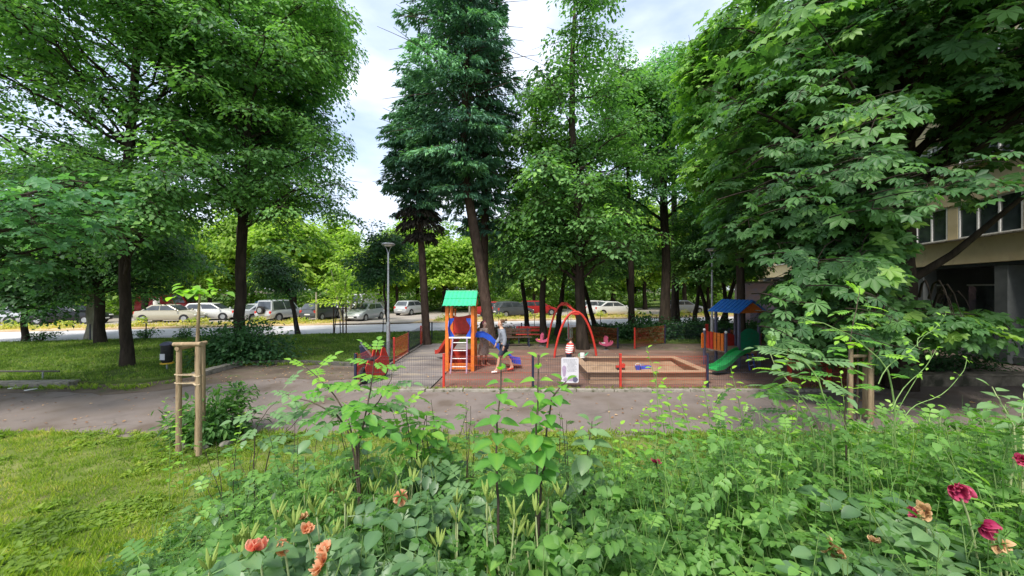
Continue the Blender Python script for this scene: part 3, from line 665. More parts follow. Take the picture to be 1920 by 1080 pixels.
# red double-panel motorbike rocker with black bars
t = empty('motorbike_rocker', (-4.18, 11.3, 0), 'red twin panel motorbike rider with black handlebars by the left fence', 'spring rocker', rz=1.25)
pr = [(-.5, .2), (-.25, .12), (.3, .12), (.52, .28), (.5, .62), (.3, .98), (.18, 1.0), (.1, .72), (-.2, .62), (-.45, .7), (-.56, .5)]
for s in (-1, 1): MB().prism(pr, lambda p: (p[0], s * .15 - .015, p[1]), lambda p: (p[0], s * .15 + .015, p[1])).build('side_panel', M['red'], t, bevel=.005)
MB().box((-.15, 0, .66), (.45, .28, .08)).build('seat', M['black'], t, bevel=.02)
for s in (-1, 1): MB().tube([(.22, 0, .98), (.2, s * .16, 1.04), (.1, s * .3, 1.02)], .022, 8).build('handle_bar', M['black'], t, smooth=True)
for x in (-.38, .36): MB().tube([(x, -.07, .26), (x, .07, .26)], .24, 20).build('wheel', M['tyre'], t, smooth=True)
MB().tube([(0, 0, 0), (0, 0, .3)], .09, 12).build('spring', M['black'], t, smooth=True)
# black stroller behind it
t = empty('stroller', (-4.75, 12.6, 0.06), 'dark folded stroller standing behind the red motorbike rider', 'stroller', rz=.4)
for x, y in ((-.25, -.2), (-.25, .2), (.3, -.2), (.3, .2)): MB().tube([(x, y - .02, .1), (x, y + .02, .1)], .1, 14).build('wheel', M['tyre'], t, smooth=True)
for y in (-.2, .2): MB().tube([(.3, y, .1), (-.1, y, .6), (-.35, y, .95)], .014, 6).build('frame_tube', M['steel'], t, smooth=True)
MB().tube([(-.35, -.2, .95), (-.35, .2, .95)], .016, 6).build('handle', M['black'], t)
MB().prism([(-.3, .35), (.2, .3), (.3, .45), (-.05, .5), (-.25, .85), (-.38, .8)], lambda p: (p[0], -.18, p[1]), lambda p: (p[0], .18, p[1])).build('seat', M['navy'], t, bevel=.02)

# ------------------------------------------------------------------ sandbox
t = empty('sandbox', (3.9, 12.05, 0), 'rectangular timber sandbox with a wide plank rim behind the front fence', 'sandbox')
x0, x1, y0, y1, hh = -1.62, 1.78, -1.15, 1.15, .34
for k in range(3):
    zc = .055 + k * .113
    for y in (y0, y1): MB().box(((x0 + x1) / 2, y, zc), (x1 - x0, .06, .105)).build('plank', M['wood'], t, bevel=.006)
    for x in (x0, x1): MB().box((x, 0, zc), (.06, y1 - y0 - .064, .105)).build('plank', M['wood'], t, bevel=.006)
for y in (y0, y1): MB().box(((x0 + x1) / 2, y, hh + .02), (x1 - x0 + .22, .24, .035)).build('rim_plank', M['wood'], t, bevel=.006)
for x in (x0, x1): MB().box((x, 0, hh + .021), (.24, y1 - y0 - .25, .035)).build('rim_plank', M['wood'], t, bevel=.006)
xs_ = np.linspace(x0 + .03, x1 - .03, 26); ys_ = np.linspace(y0 + .03, y1 - .03, 20)
Xs, Ys = np.meshgrid(xs_, ys_); Zs = .17 + .05 * np.sin(Xs * 2.2 + 1) * np.cos(Ys * 2.7) + .015 * np.sin(Xs * 9) * np.sin(Ys * 8)
i = (np.arange(19)[:, None] * 26 + np.arange(25)[None]).ravel()
gobj('sand', Geo(np.stack([Xs, Ys, Zs], -1).reshape(-1, 3), np.concatenate([np.stack([i, i + 1, i + 27], 1), np.stack([i, i + 27, i + 26], 1)])), M['sand'], t, smooth=True)
def bucket(loc, m, label, r=.09, h=.13):
    t = empty('toy_bucket', loc, label, 'toy')
    MB().tube([(0, 0, 0), (0, 0, h)], [r * .75, r], 14).build('pail', m, t, smooth=True)
    MB().tube([(r * math.cos(a), 0, h + r * .9 * math.sin(a)) for a in np.linspace(0, math.pi, 9)], .006, 5).build('handle', M['white'], t)
bucket((4.0, 11.85, .2), M['blue'], 'blue toy bucket lying in the sandbox'); 
t = empty('toy_truck', (3.45, 11.9, .2), 'red toy truck in the sandbox sand', 'toy')
MB().box((0, 0, .09), (.26, .12, .07)).build('bed', M['red'], t, bevel=.01); MB().box((.1, 0, .15), (.09, .11, .08)).build('cab', M['red'], t, bevel=.015)
for x in (-.09, .09):
    for y in (-.06, .06): MB().tube([(x, y - .012, .04), (x, y + .012, .04)], .04, 10).build('wheel', M['black'], t)
t = empty('toy_boat', (4.2, 12.0, .2), 'flat blue toy boat beside the bucket in the sand', 'toy')
MB().prism([(-.2, 0), (.16, 0), (.26, .1), (-.24, .1)], lambda p: (p[0], -.09, p[1]), lambda p: (p[0], .09, p[1])).build('hull', M['blue'], t, bevel=.01); MB().box((-.03, 0, .13), (.14, .1, .06)).build('cabin', M['steel'], t, bevel=.008)
t = empty('toy_watering_can', (2.45, 13.0, .38), 'pale teal toy watering can on the far corner of the sandbox rim', 'toy')
MB().tube([(0, 0, 0), (0, 0, .16)], [.09, .08], 12).build('can_body', M['white'], t, smooth=True); MB().tube([(.07, 0, .05), (.2, 0, .17)], [.02, .012], 8).build('spout', M['green_roof'], t, smooth=True)
MB().tube([(-.07 - .06 * math.sin(a), 0, .08 - .06 * math.cos(a)) for a in np.linspace(0, math.pi, 7)], .01, 6).build('handle', M['green_roof'], t, smooth=True)

# ------------------------------------------------------------------ rules board on the fence
t = empty('rules_board', (1.6, 10.3, .18), 'pale rules board with rounded corners and violet drawings on the front fence', 'sign')
def rr(wd, ht, r, n=5):
    P = []
    for cx, cz, a0 in ((wd / 2 - r, r, -90), (wd / 2 - r, ht - r, 0), (-wd / 2 + r, ht - r, 90), (-wd / 2 + r, r, 180)):
        P += [(cx + r * math.cos(R(a0 + 90 * k / n)), cz + r * math.sin(R(a0 + 90 * k / n))) for k in range(n + 1)]
    return P
MB().prism(rr(.48, .7, .05), lambda p: (p[0], 0, p[1]), lambda p: (p[0], .02, p[1])).build('board', M['sign_white'], t, bevel=.002)
mb = MB()
for k in range(11):
    zz = .64 - k * .033; xl = -.18 if k < 3 else -.08 + .01 * (k % 3); xr = .19 - .05 * ((k * 7) % 4) / 3
    x = xl
    while x < xr:
        wv = random.uniform(.02, .06); mb.poly([(x, -.003, zz), (min(xr, x + wv), -.003, zz), (min(xr, x + wv), -.003, zz + .011), (x, -.003, zz + .011)], [(0, 1, 2, 3)]); x += wv + .01
mb.build('text_lines', M['grey_text'], t)
def blob(cx, cz, rx, rz_, m, y=-.003, name='drawing', ph=0):
    MB().poly([(cx + rx * math.cos(a) * (1 + .15 * math.sin(3 * a + ph)), y, cz + rz_ * math.sin(a) * (1 + .1 * math.cos(2 * a + ph))) for a in np.linspace(0, 2 * math.pi, 24, endpoint=False)], [tuple(range(24))]).build(name, m, t)
blob(-.16, .33, .055, .17, M['lilac']); blob(.02, .11, .09, .06, M['lilac'], ph=1); blob(.14, .1, .07, .08, M['grey_post'], y=-.005, ph=2); blob(-.12, .1, .07, .05, M['lilac'], ph=3)
for x in (-.2, .2): MB().tube([(x, .03, .68), (x, .1, .68)], .012, 6).build('clamp', M['steel'], t)

# ------------------------------------------------------------------ benches
def bench(loc, rz, label, m, back=True):
    t = empty('park_bench', loc, label, 'bench', 'benches at the back of the playground', rz)
    for k in range(3): MB().box((0, -.12 + k * .13, .44), (1.6, .11, .035)).build('seat_plank', m, t, bevel=.006)
    if back:
        for k in range(2): MB().box((0, .26 + k * .02, .62 + k * .15), (1.6, .03, .11)).build('back_plank', m, t, bevel=.006)
    for s in (-.65, .65):
        MB().beam((s, -.15, 0), (s, -.12, .43), .05, .05).beam((s, .22, 0), (s, .29, .84), .05, .05).box((s, .02, .4), (.05, .4, .04)).build('leg', M['navy'], t)
    return t
bench((.15, 17.9, 0), .1, 'dark brown bench behind the standing couple', M['bark_brown'])
bench((1.0, 19.0, 0), -.05, 'red plank bench left of the swing frame', M['red'])
bench((-.8, 18.6, 0), 0, 'brown bench behind the green roofed tower', M['bark_brown'])
t = empty('play_table', (9.0, 11.3, 0), 'red play frame with yellow beads at the right end of the playground', 'play panel')
for x in (-.6, .6): MB().box((x, 0, .65), (.09, .09, 1.3)).build('post', M['red'], t, bevel=.01)
MB().box((0, 0, .55), (1.1, .05, .08)).build('bar', M['red'], t); MB().box((0, 0, 1.05), (1.1, .05, .08)).build('bar', M['red'], t)
for k in range(4): MB().ball((-.45 + .13 * k, -.01, .8), .06).build('bead', M['yellow'] if k % 2 == 0 else M['orange'], t, smooth=True)
MB().tube([(-.55, 0, .8), (.55, 0, .8)], .01, 6).build('bead_rod', M['steel'], t)

# ------------------------------------------------------------------ litter bin
t = empty('litter_bin', (-11.55, 12.5, .0), 'dark litter bin with a yellow ring behind the left tree stakes', 'litter bin')
MB().tube([(0, 0, .3), (0, 0, .38), (0, 0, .9)], [.12, .16, .17], 16).build('bin_body', M['black'], t, smooth=True)
MB().tube([(0, 0, .0), (0, 0, .3)], .03, 8).build('bin_post', M['steel'], t)
MB().tube([(0, 0, .27), (0, 0, .31)], .18, 16).build('ring', M['yellow'], t)
MB().tube([(0, 0, .9), (0, 0, .93), (0, 0, 1.0)], [.19, .19, .08], 16).build('lid', M['grey_post'], t, smooth=True)
MB().box((0, -.172, .52), (.16, .01, .2)).build('sticker', M['sign_white'], t)

# ------------------------------------------------------------------ tree stakes
def stakes(loc, pts, ht, bars, label, rope_z=(), sap=(0, 0)):
    t = empty('tree_stakes', loc, label, 'tree stakes', 'wooden tree stakes')
    for k, (x, y, dz) in enumerate(pts):
        MB().tube([(x, y, -.15), (x + random.uniform(-.01, .01), y, ht * .5), (x + random.uniform(-.015, .015), y, ht + dz)], [.043, .042, .039], 10).build('stake', M['stake'], t, smooth=True)
    for a, b, z in bars:
        MB().tube([(a[0], a[1], z), (b[0], b[1], z + .02)], .036, 10).build('crossbar', M['stake'], t, smooth=True)
    for z in rope_z:
        for x, y, _ in pts[:2]:
            c = Vector((sap[0], sap[1], z)); p = Vector((x, y, z + .03)); d = (p - c); q = Vector((-d.y, d.x, 0)).normalized() * .045
            MB().tube([c + q, p + q, p + d.normalized() * .05, p - q, c - q], .012, 5).build('rope', M['rope'], t, smooth=True)
    return t
stakes((-5.36, 6.25, 0), [(-.22, 0, 0), (.2, -.1, 0), (-.19, .45, -.05)], 1.84, [((-.28, -.02), (.26, -.12), 1.86), ((-.21, -.05), (-.19, .52), 1.79)], 'wooden tree stakes with a crossbar round the pale sapling on the left', (1.32, 1.18), (-.02, .12))
stakes((7.25, 7.75, 0), [(-.22, 0, 0), (.26, .05, -.02), (.36, .3, 0), (.14, -.05, .62)], 1.68, [((-.28, -.02), (.4, .03), 1.63), ((-.22, 0), (.3, .05), 1.38)], 'wooden tree stakes with two crossbars on the right by the playground corner', (1.2,), (.05, .15))

# ------------------------------------------------------------------ people
def skin_body(name, J, E, root, m, parent, sub=2):
    """J {joint: (x,y,z,r)}  E edges"""
    names = list(J); me = bpy.data.meshes.new(name)
    me.from_pydata([J[k][:3] for k in names], [(names.index(a), names.index(b)) for a, b in E], []); me.update(); me.materials.append(m)
    o = bpy.data.objects.new(name, me); link(o, parent)
    sm = o.modifiers.new('skin', 'SKIN'); sm.use_smooth_shade = True
    for k, v in zip(names, me.skin_vertices[0].data):
        r = J[k][3]; v.radius = r if hasattr(r, '__len__') else (r, r); v.use_root = (k == root)
    ss = o.modifiers.new('sub', 'SUBSURF'); ss.levels = sub; ss.render_levels = sub
    return o
def hand(J, E, wrist, p, d, side):
    """five unequal fingers rooted in the palm"""
    p = Vector(p); d = Vector(d).normalized(); s = Vector(side).normalized()
    J[wrist + '_palm'] = (*(p + d * .06), (.03, .018)); E.append((wrist, wrist + '_palm'))
    for k, (off, ln) in enumerate(((-.024, .06), (-.008, .07), (.008, .066), (.022, .052))):
        b = p + d * .095 + s * off; tip = b + d * ln * .6 + s.cross(d) * -.008; t2 = tip + d * ln * .35 + s.cross(d) * -.02
        for nm, q in (('a', b), ('b', tip), ('c', t2)): J[f'{wrist}_f{k}{nm}'] = (*q, .0085)
        E += [(wrist + '_palm', f'{wrist}_f{k}a'), (f'{wrist}_f{k}a', f'{wrist}_f{k}b'), (f'{wrist}_f{k}b', f'{wrist}_f{k}c')]
    b = p + d * .04 + s * -.035; tip = b + d * .04 + s * -.02
    J[wrist + '_ta'] = (*b, .011); J[wrist + '_tb'] = (*tip, .009); E += [(wrist + '_palm', wrist + '_ta'), (wrist + '_ta', wrist + '_tb')]

def person(loc, rz, label, H=1.7, female=False, legs=((.0, .0), (.0, .0)), arms=(0, 0), bend=0.0, skinm='skin'):
    """faces local +y. legs: forward swing of each foot; arms: forward swing of each hand"""
    t = empty('person', loc, label, 'person', rz=rz); k = H / 1.75
    t.scale = (k, k, k); sh = .165 if female else .2; hp = .09
    b = bend
    J = {'pelvis': (0, 0, .95, (.13, .1)), 'waist': (0, .0 + b * .3, 1.1, (.115 if female else .135, .09)), 'chest': (0, .02 + b * .7, 1.3, (.14 if female else .165, .105)),
         'upper': (0, .01 + b, 1.42, (.12, .08)), 'neck': (0, .02 + b * 1.15, 1.5, .052), 'jaw': (0, .045 + b * 1.3, 1.58, (.062, .07)), 'skull': (0, .02 + b * 1.4, 1.67, (.078, .092)), 'crown': (0, .0 + b * 1.4, 1.725, (.058, .068)),
         'nose': (0, .118 + b * 1.35, 1.615, .012)}
    E = [('pelvis', 'waist'), ('waist', 'chest'), ('chest', 'upper'), ('upper', 'neck'), ('neck', 'jaw'), ('jaw', 'skull'), ('skull', 'crown'), ('jaw', 'nose')]
    for i, s in enumerate((-1, 1)):
        f, lift = legs[i]; n = 'LR'[i]
        J.update({n + 'hip': (s * hp, 0, .88, .088), n + 'knee': (s * (hp + .005), f * .55 + .03 + lift * .3, .5 + lift * .1, .058), n + 'calf': (s * hp, f * .75 + .0, .34 + lift * .5, .054), n + 'ankle': (s * hp, f, .09 + lift, .036),
                  n + 'heel': (s * hp, f - .04, .05 + lift, .036), n + 'ball': (s * hp * 1.1, f + .11, .035 + lift * .6, .036), n + 'toe': (s * hp * 1.12, f + .18, .03 + lift * .5, .028)})
        E += [('pelvis', n + 'hip'), (n + 'hip', n + 'knee'), (n + 'knee', n + 'calf'), (n + 'calf', n + 'ankle'), (n + 'ankle', n + 'heel'), (n + 'ankle', n + 'ball'), (n + 'ball', n + 'toe')]
        a = arms[i]
        J.update({n + 'sh': (s * sh, .0 + b, 1.4, .052), n + 'el': (s * (sh + .05), -.02 + a * .4 + b * .6, 1.13, .04), n + 'wr': (s * (sh + .04), .06 + a + b * .4, .9 + abs(a) * .25, .026)})
        E += [('upper', n + 'sh'), (n + 'sh', n + 'el'), (n + 'el', n + 'wr')]
        hand(J, E, n + 'wr', J[n + 'wr'][:3], (0, .25 + a * .6, -1 + abs(a) * .5), (0, 1, 0))
    body = skin_body('body', J, E, 'pelvis', M[skinm], t)
    for s in (-1, 1):
        MB().ball((s * .031, .098 + b * 1.38, 1.645), .011, 8, 6).build('eye', M['white'], t, smooth=True)
        MB().ball((s * .08, .02 + b * 1.36, 1.63), (.012, .022, .032), 8, 6).build('ear', M[skinm], t, smooth=True)
    MB().ball((0, .103 + b * 1.33, 1.575), (.024, .01, .007), 8, 6).build('mouth', M['pink'], t, smooth=True)
    return t, J
def garment(name, J, names, E, root, m, parent, grow=1.0, add=0.014):
    J2 = {}
    for k in names:
        v = J[k]; r = v[3]; r = (r, r) if not hasattr(r, '__len__') else r
        J2[k] = (*v[:3], (r[0] * grow + add, r[1] * grow + add))
    return skin_body(name, J2, E, root, m, parent)
def lathe_skirt(name, parent, m, prof, seg=28, wave=.0, ky=.8):
    V = []; F = []
    for z, r, yo in prof:
        for k in range(seg):
            a = 2 * math.pi * k / seg; rr_ = r * (1 + wave * math.sin(a * 7) * (1.1 - z))
            V.append((rr_ * math.cos(a), yo + rr_ * ky * math.sin(a), z))
    for i in range(len(prof) - 1):
        for k in range(seg): F.append((i * seg + k, i * seg + (k + 1) % seg, (i + 1) * seg + (k + 1) % seg, (i + 1) * seg + k))
    return MB().poly(V, F).build(name, m, parent, smooth=True)
def hairball(name, parent, m, c, r, f=None, seed=0):
    rn = random.Random(seed)
    ph = [rn.uniform(0, 6) for _ in range(6)]
    def g(x, y, z):
        k = 1 + .07 * math.sin(9 * x + ph[0]) * math.sin(8 * z + ph[1]) + .05 * math.sin(15 * y + ph[2] + 7 * z)
        x, y, z = x * k, y * k, z * k
        return f(x, y, z) if f else (x, y, z)
    return MB().ball(c, r, 22, 16, g).build(name, m, parent, smooth=True)

# woman in a patterned dress, turned three-quarters to her companion
t, J = person((-1.02, 13.5, 0.006), R(-125), 'woman with long dark curly hair and headband in a light brown patterned dress', 1.6, True, legs=((.06, 0), (-.08, .0)), arms=(.05, .02))
lathe_skirt('dress', t, M['dress'], [(1.46, .075, .01), (1.43, .15, .01), (1.38, .165, .01), (1.28, .158, .02), (1.18, .138, .015), (1.1, .13, .01), (1.0, .155, 0), (.85, .19, 0), (.65, .225, 0), (.48, .25, -.01), (.44, .25, -.01)], wave=.12)
garment('sleeves', J, ['Lsh', 'Lel', 'Lwr', 'upper', 'Rsh', 'Rel', 'Rwr'], [('Lsh', 'Lel'), ('Lel', 'Lwr'), ('upper', 'Lsh'), ('upper', 'Rsh'), ('Rsh', 'Rel'), ('Rel', 'Rwr')], 'upper', M['dress'], t)
hairball('hair', t, M['hair'], (0, -.035, 1.62), (.125, .11, .16), lambda x, y, z: (x * (1.15 if z < 0 else 1), y * (.8 if z < -.2 and y > 0 else 1) if y < .4 else y * .55, z * (2.1 if z < 0 else .85)), 3)
MB().tube([(.1 * math.cos(a), .03, 1.64 + .115 * math.sin(a)) for a in np.linspace(.2, math.pi - .2, 12)], .014, 6).build('headband', M['pink'], t, smooth=True)
for s in (-1, 1): MB().tube([(s * .09, .06 if s < 0 else -.08, 0.0), (s * .09, .06 if s < 0 else -.08, .22)], [.055, .05], 10).build('boot', M['hair'], t, smooth=True)
# man with a bun, grey shirt
t, J = person((-.27, 12.35, 0.006), R(100), 'man with a hair bun and beard in a grey shirt facing the woman', 1.74, False, legs=((.26, 0), (-.3, .06)), arms=(-.05, .14), bend=.07)
garment('shirt', J, ['pelvis', 'waist', 'chest', 'upper', 'Lsh', 'Lel', 'Lwr', 'Rsh', 'Rel', 'Rwr'], [('pelvis', 'waist'), ('waist', 'chest'), ('chest', 'upper'), ('upper', 'Lsh'), ('Lsh', 'Lel'), ('Lel', 'Lwr'), ('upper', 'Rsh'), ('Rsh', 'Rel'), ('Rel', 'Rwr')], 'chest', M['shirt'], t, add=.036)
garment('shorts', J, ['pelvis', 'Lhip', 'Lknee', 'Rhip', 'Rknee'], [('pelvis', 'Lhip'), ('Lhip', 'Lknee'), ('pelvis', 'Rhip'), ('Rhip', 'Rknee')], 'pelvis', M['shorts'], t, add=.018)
hairball('hair', t, M['hair2'], (0, .065, 1.695), (.092, .1, .08), lambda x, y, z: (x, y if y < .4 else .4 + (y - .4) * .3, z if z > -.5 else -.5), 5)
hairball('hair_bun', t, M['hair2'], (0, -.07, 1.74), (.045, .045, .045), seed=8)
hairball('beard', t, M['hair2'], (0, .135, 1.545), (.055, .05, .06), seed=9)
for i, n in enumerate('LR'):
    h, b_ = J[n + 'heel'], J[n + 'toe']
    sh_ = skin_body('shoe', {'a': (h[0], h[1] - .01, h[2] + .02, (.045, .05)), 'b': (b_[0], b_[1] - .09, b_[2] + .02, (.048, .04)), 'c': (b_[0], b_[1], b_[2] + .01, (.04, .03))}, [('a', 'b'), ('b', 'c')], 'a', M['red'] if i else M['white'], t)
# crouching child in striped shirt
t, J = person((1.98, 13.0, 0.0), R(-25), 'small child in a striped red and white shirt bending down by the sandbox corner', 1.02, True, legs=((.1, 0), (-.05, 0)), arms=(.2, .25), bend=.3)
ts = MB(); tr = MB()
def ring_strip(mb, z0, z1, y0, y1, r0, r1):
    V = []; seg = 18
    for z, y, r in ((z0, y0, r0), (z1, y1, r1)):
        for k in range(seg):
            a = 2 * math.pi * k / seg; V.append((r * math.cos(a), y + r * .8 * math.sin(a), z))
    mb.poly(V, [(k, (k + 1) % seg, seg + (k + 1) % seg, seg + k) for k in range(seg)])
nst = 10
for k in range(nst):
    f0, f1 = k / nst, (k + 1) / nst
    g = lambda f: .2 + .05 * math.sin(math.pi * min(1, f * 1.1)) - .1 * max(0, f - .8) / .2
    ring_strip(tr if k % 2 == 0 else ts, .9 + .6 * f0, .9 + .6 * f1, .34 * f0, .34 * f1, g(f0), g(f1))
tr.build('shirt', M['red'], t, smooth=True); ts.build('shirt_stripes', M['white'], t, smooth=True)
garment('sleeves', J, ['upper', 'Lsh', 'Lel', 'Lwr', 'Rsh', 'Rel', 'Rwr'], [('upper', 'Lsh'), ('Lsh', 'Lel'), ('Lel', 'Lwr'), ('upper', 'Rsh'), ('Rsh', 'Rel'), ('Rel', 'Rwr')], 'upper', M['red'], t, add=.02)
garment('trousers', J, ['pelvis', 'Lhip', 'Lknee', 'Lcalf', 'Rhip', 'Rknee', 'Rcalf'], [('pelvis', 'Lhip'), ('Lhip', 'Lknee'), ('Lknee', 'Lcalf'), ('pelvis', 'Rhip'), ('Rhip', 'Rknee'), ('Rknee', 'Rcalf')], 'pelvis', M['navy'], t)
hairball('hair', t, M['hair'], (0, .41, 1.69), (.1, .11, .1), seed=12)

# ------------------------------------------------------------------ cars
def make_car(kind, col, label, loc, rz):
    P = {'hatch': dict(L=4.0, W=1.7, H=1.48, belt=.92, hood=.82, st=[(-1.98, .55, .9), (-1.85, .3, .96), (-1.0, .22, .95), (.6, .22, .93), (1.55, .24, .8), (1.95, .35, .62)], gh=[(-1.85, -1.3), (-.9 + .0, -.0), 1.15, .35]),
         }
    dims = {'hatch': (4.0, 1.7, 1.48, -1.9, -1.5, .25, 1.05), 'sedan': (4.5, 1.76, 1.44, -1.75, -1.05, .2, 1.05), 'suv': (4.2, 1.78, 1.78, -1.98, -1.85, .3, .95), 'van': (4.9, 1.9, 2.2, -2.4, -2.3, 1.3, 1.95)}
    Ln, Wd, H, rb, rt, ft, fb = dims[kind]
    belt = .95 if kind != 'van' else 1.25
    t = empty('parked_car' if kind != 'van' else 'parked_van', loc, label, 'van' if kind == 'van' else 'car', 'cars parked beyond the road', rz)
    body = M[col]; w2 = Wd / 2; h2 = Ln / 2
    # lower body loft
    gc = .3 if kind == 'suv' else .2
    st = [(-h2, gc + .22, belt - .28, .86), (-h2 + .12, gc + .05, belt - .02, .95), (-h2 + .6, gc, belt, 1), (0, gc, belt, 1), (fb, gc, belt - .02, 1), (h2 - .35, gc, belt - .17, .97), (h2 - .08, gc + .06, belt - .32, .9), (h2, gc + .2, belt - .42, .82)]
    V = []; F = []
    for x, zb, zt, s in st:
        q = w2 * s
        for y, z in ((-q * .9, zb), (-q, zb + .14), (-q, (zb + zt) / 2 + .08), (-q * .93, zt - .03), (-q * .8, zt), (q * .8, zt), (q * .93, zt - .03), (q, (zb + zt) / 2 + .08), (q, zb + .14), (q * .9, zb)): V.append((x, y, z))
    n = 10
    for i in range(len(st) - 1):
        for k in range(n): F.append((i * n + k, i * n + (k + 1) % n, (i + 1) * n + (k + 1) % n, (i + 1) * n + k))
    F += [tuple(range(n)), tuple(range((len(st) - 1) * n + n - 1, (len(st) - 1) * n - 1, -1))]
    MB().poly(V, F).build('body', body, t, smooth=True)
    # cabin
    wb, wt = w2 * .9, w2 * .74
    C = [(rb, belt - .01, wb), (rt, H - .04, wt), ((rt + ft) / 2, H, wt), (ft, H - .04, wt), (fb, belt - .03, wb)]
    V = [(x, -y, z) for x, z, y in C] + [(x, y, z) for x, z, y in C]; n = 5
    F = [tuple(range(5)), tuple(range(9, 4, -1))] + [(i, i + 5, i + 6, i + 1) for i in range(4)] + [(0, 4, 9, 5)]
    MB().poly(V, F).build('cabin', body, t, bevel=.03)
    def lerp(a, b, f): return a + (b - a) * f
    for s in (-1, 1):
        nwin = 1 if kind == 'van' else 2
        xa0, xa1 = rb + .16, fb - .2; xb0, xb1 = rt + .1, ft - .02
        if kind == 'van': xa0 = xa1 - 1.0; xb0 = xb1 - .8
        for k in range(nwin):
            f0, f1 = k / nwin + .015, (k + 1) / nwin - .015
            zl, zh = belt + .04, H - .1; fz = lambda z: (z - belt) / (H - .04 - belt)
            y = lambda z: s * (lerp(wb, wt, fz(z)) + .006)
            a0, a1 = lerp(xa0, xa1, f0), lerp(xa0, xa1, f1); b0, b1 = lerp(xb0, xb1, f0), lerp(xb0, xb1, f1)
            pts = [(a0, y(zl), zl), (a1, y(zl), zl), (b1, y(zh), zh), (b0, y(zh), zh)]
            MB().poly(pts, [(0, 1, 2, 3) if s > 0 else (3, 2, 1, 0)]).build('side_window', M['car_glass'], t)
        MB().box((fb - .1, s * (w2 + .08), belt + .04), (.1, .16, .12)).build('mirror', body, t, bevel=.02)
    for (x0, x1, sgn, nm) in ((fb, ft, 1, 'windscreen'), (rb, rt, -1, 'rear_window')):
        d = Vector((x1 - x0, 0, H - .04 - belt)); nn = Vector((d.z, 0, -d.x)).normalized() * sgn * .012
        if nn.x * sgn < 0: nn = -nn
        pts = []
        for f, yw in ((.1, .86), (.9, .86)):
            yy = lerp(wb, wt, f) * yw
            pts += [(x0 + d.x * f + nn.x, -yy, belt + d.z * f + nn.z), (x0 + d.x * f + nn.x, yy, belt + d.z * f + nn.z)]
        MB().poly(pts, [(0, 1, 3, 2)]).build(nm, M['car_glass'], t)
    rw = .31 if kind != 'suv' else .35
    for x in (-h2 + .75, h2 - .8):
        for s in (-1, 1):
            wh = MB().tube([(0, -.1, 0), (0, .1, 0)], rw, 20).build('wheel', M['tyre'], t, smooth=True); wh.location = (x, s * (w2 - .1), rw)
            MB().tube([(0, s * .1, 0), (0, s * .112, 0)], rw * .62, 14).build('rim', M['steel'], wh)
            MB().tube([(x, s * (w2 - .02), rw), (x, s * (w2 + .004), rw)], rw * 1.14, 20).build('wheel_arch', M['black'], t)
    for s in (-1, 1):
        MB().box((h2 - .1, s * w2 * .62, belt - .36), (.14, .36, .14)).build('headlight', M['white'], t, bevel=.03)
        MB().box((-h2 + .08, s * w2 * .78, belt - .18), (.12, .2, .26)).build('tail_light', M['red'], t, bevel=.03)
    MB().box((h2 - .02, 0, gc + .2), (.06, Wd * .6, .14)).build('grille', M['black'], t, bevel=.01)
    MB().box((-h2 - .005, 0, gc + .35), (.03, .5, .11)).build('number_plate', M['white'], t)
    MB().box((h2 + .012, 0, gc + .2), (.03, .5, .1)).build('number_plate', M['white'], t)
    if kind == 'suv':
        MB().tube([(-h2 - .16, .1, .98), (-h2 + .02, .1, .98)], .33, 18).build('spare_wheel', M['tyre'], t, smooth=True)
        MB().tube([(-h2 - .175, .1, .98), (-h2 - .16, .1, .98)], .2, 14).build('spare_cover', M['steel'], t)
    return t
for nme, c in (('car_silver', (.52, .54, .56)), ('car_white', (.72, .72, .7)), ('car_grey', (.09, .1, .11)), ('car_red', (.4, .03, .03)), ('car_blue', (.02, .12, .3)), ('car_black', (.02, .022, .025)), ('car_beige', (.45, .42, .33))):
    M[nme] = paint(nme, c, rough=.28, var=.06, metal=.2, dirt=tuple(.5 * k + .05 for k in c), dirt_amt=(.62, .85))
def cpos(px, py): p = G(px, py); return (p[0], p[1], .03)
cars = [('hatch', 'car_silver', 684, 601, -100, 'small silver hatchback facing the road beside the pale birch stems'),
        ('suv', 'car_silver', 531, 601, 78, 'silver off-road car with a spare wheel on its back door'),
        ('hatch', 'car_grey', 606, 599, 80, 'dark grey hatchback between the pale pole and the silver off-road car'),
        ('sedan', 'car_silver', 497, 600, 65, 'silver saloon half hidden by the big dark bush'),
        ('hatch', 'car_blue', 516, 592, 70, 'blue hatchback behind the silver off-road car'),
        ('hatch', 'car_white', 398, 600, 12, 'white hatchback nearest the staked sapling, seen from its side'),
        ('sedan', 'car_beige', 322, 604, 8, 'grey beige saloon behind the whitewashed pole'),
        ('van', 'car_red', 318, 592, 15, 'red and grey van roof behind the beige saloon'),
        ('hatch', 'car_silver', 78, 607, 20, 'pale hatchback with a red tail light at the far left'),
        ('sedan', 'car_white', 12, 607, 8, 'white saloon cut by the left edge of the view'),
        ('sedan', 'car_black', 135, 607, 12, 'black saloon behind the left tree trunks'),
        ('van', 'car_white', 688, 590, 82, 'white box van behind the small silver hatchback'),
        ('sedan', 'car_white', 643, 594, 75, 'pale saloon behind the multi stemmed birch'),
        ('hatch', 'car_silver', 772, 590, 70, 'silver hatchback behind the dark leaning conifer trunk'),
        ('sedan', 'car_red', 935, 593, 10, 'dark red saloon behind the conifer trunks'),
        ('hatch', 'car_grey', 962, 594, 30, 'dark grey hatchback right of the conifer trunk'),
        ('hatch', 'car_white', 1122, 590, 20, 'white hatchback behind the swing frame'),
        ('sedan', 'car_white', 1150, 592, 12, 'white saloon right of the dark trunk behind the swing'),
        ('hatch', 'car_red', 1008, 591, 15, 'red hatchback above the red plank bench'),
        ('sedan', 'car_silver', 1280, 588, 15, 'silver saloon between the slim trunks on the right')]
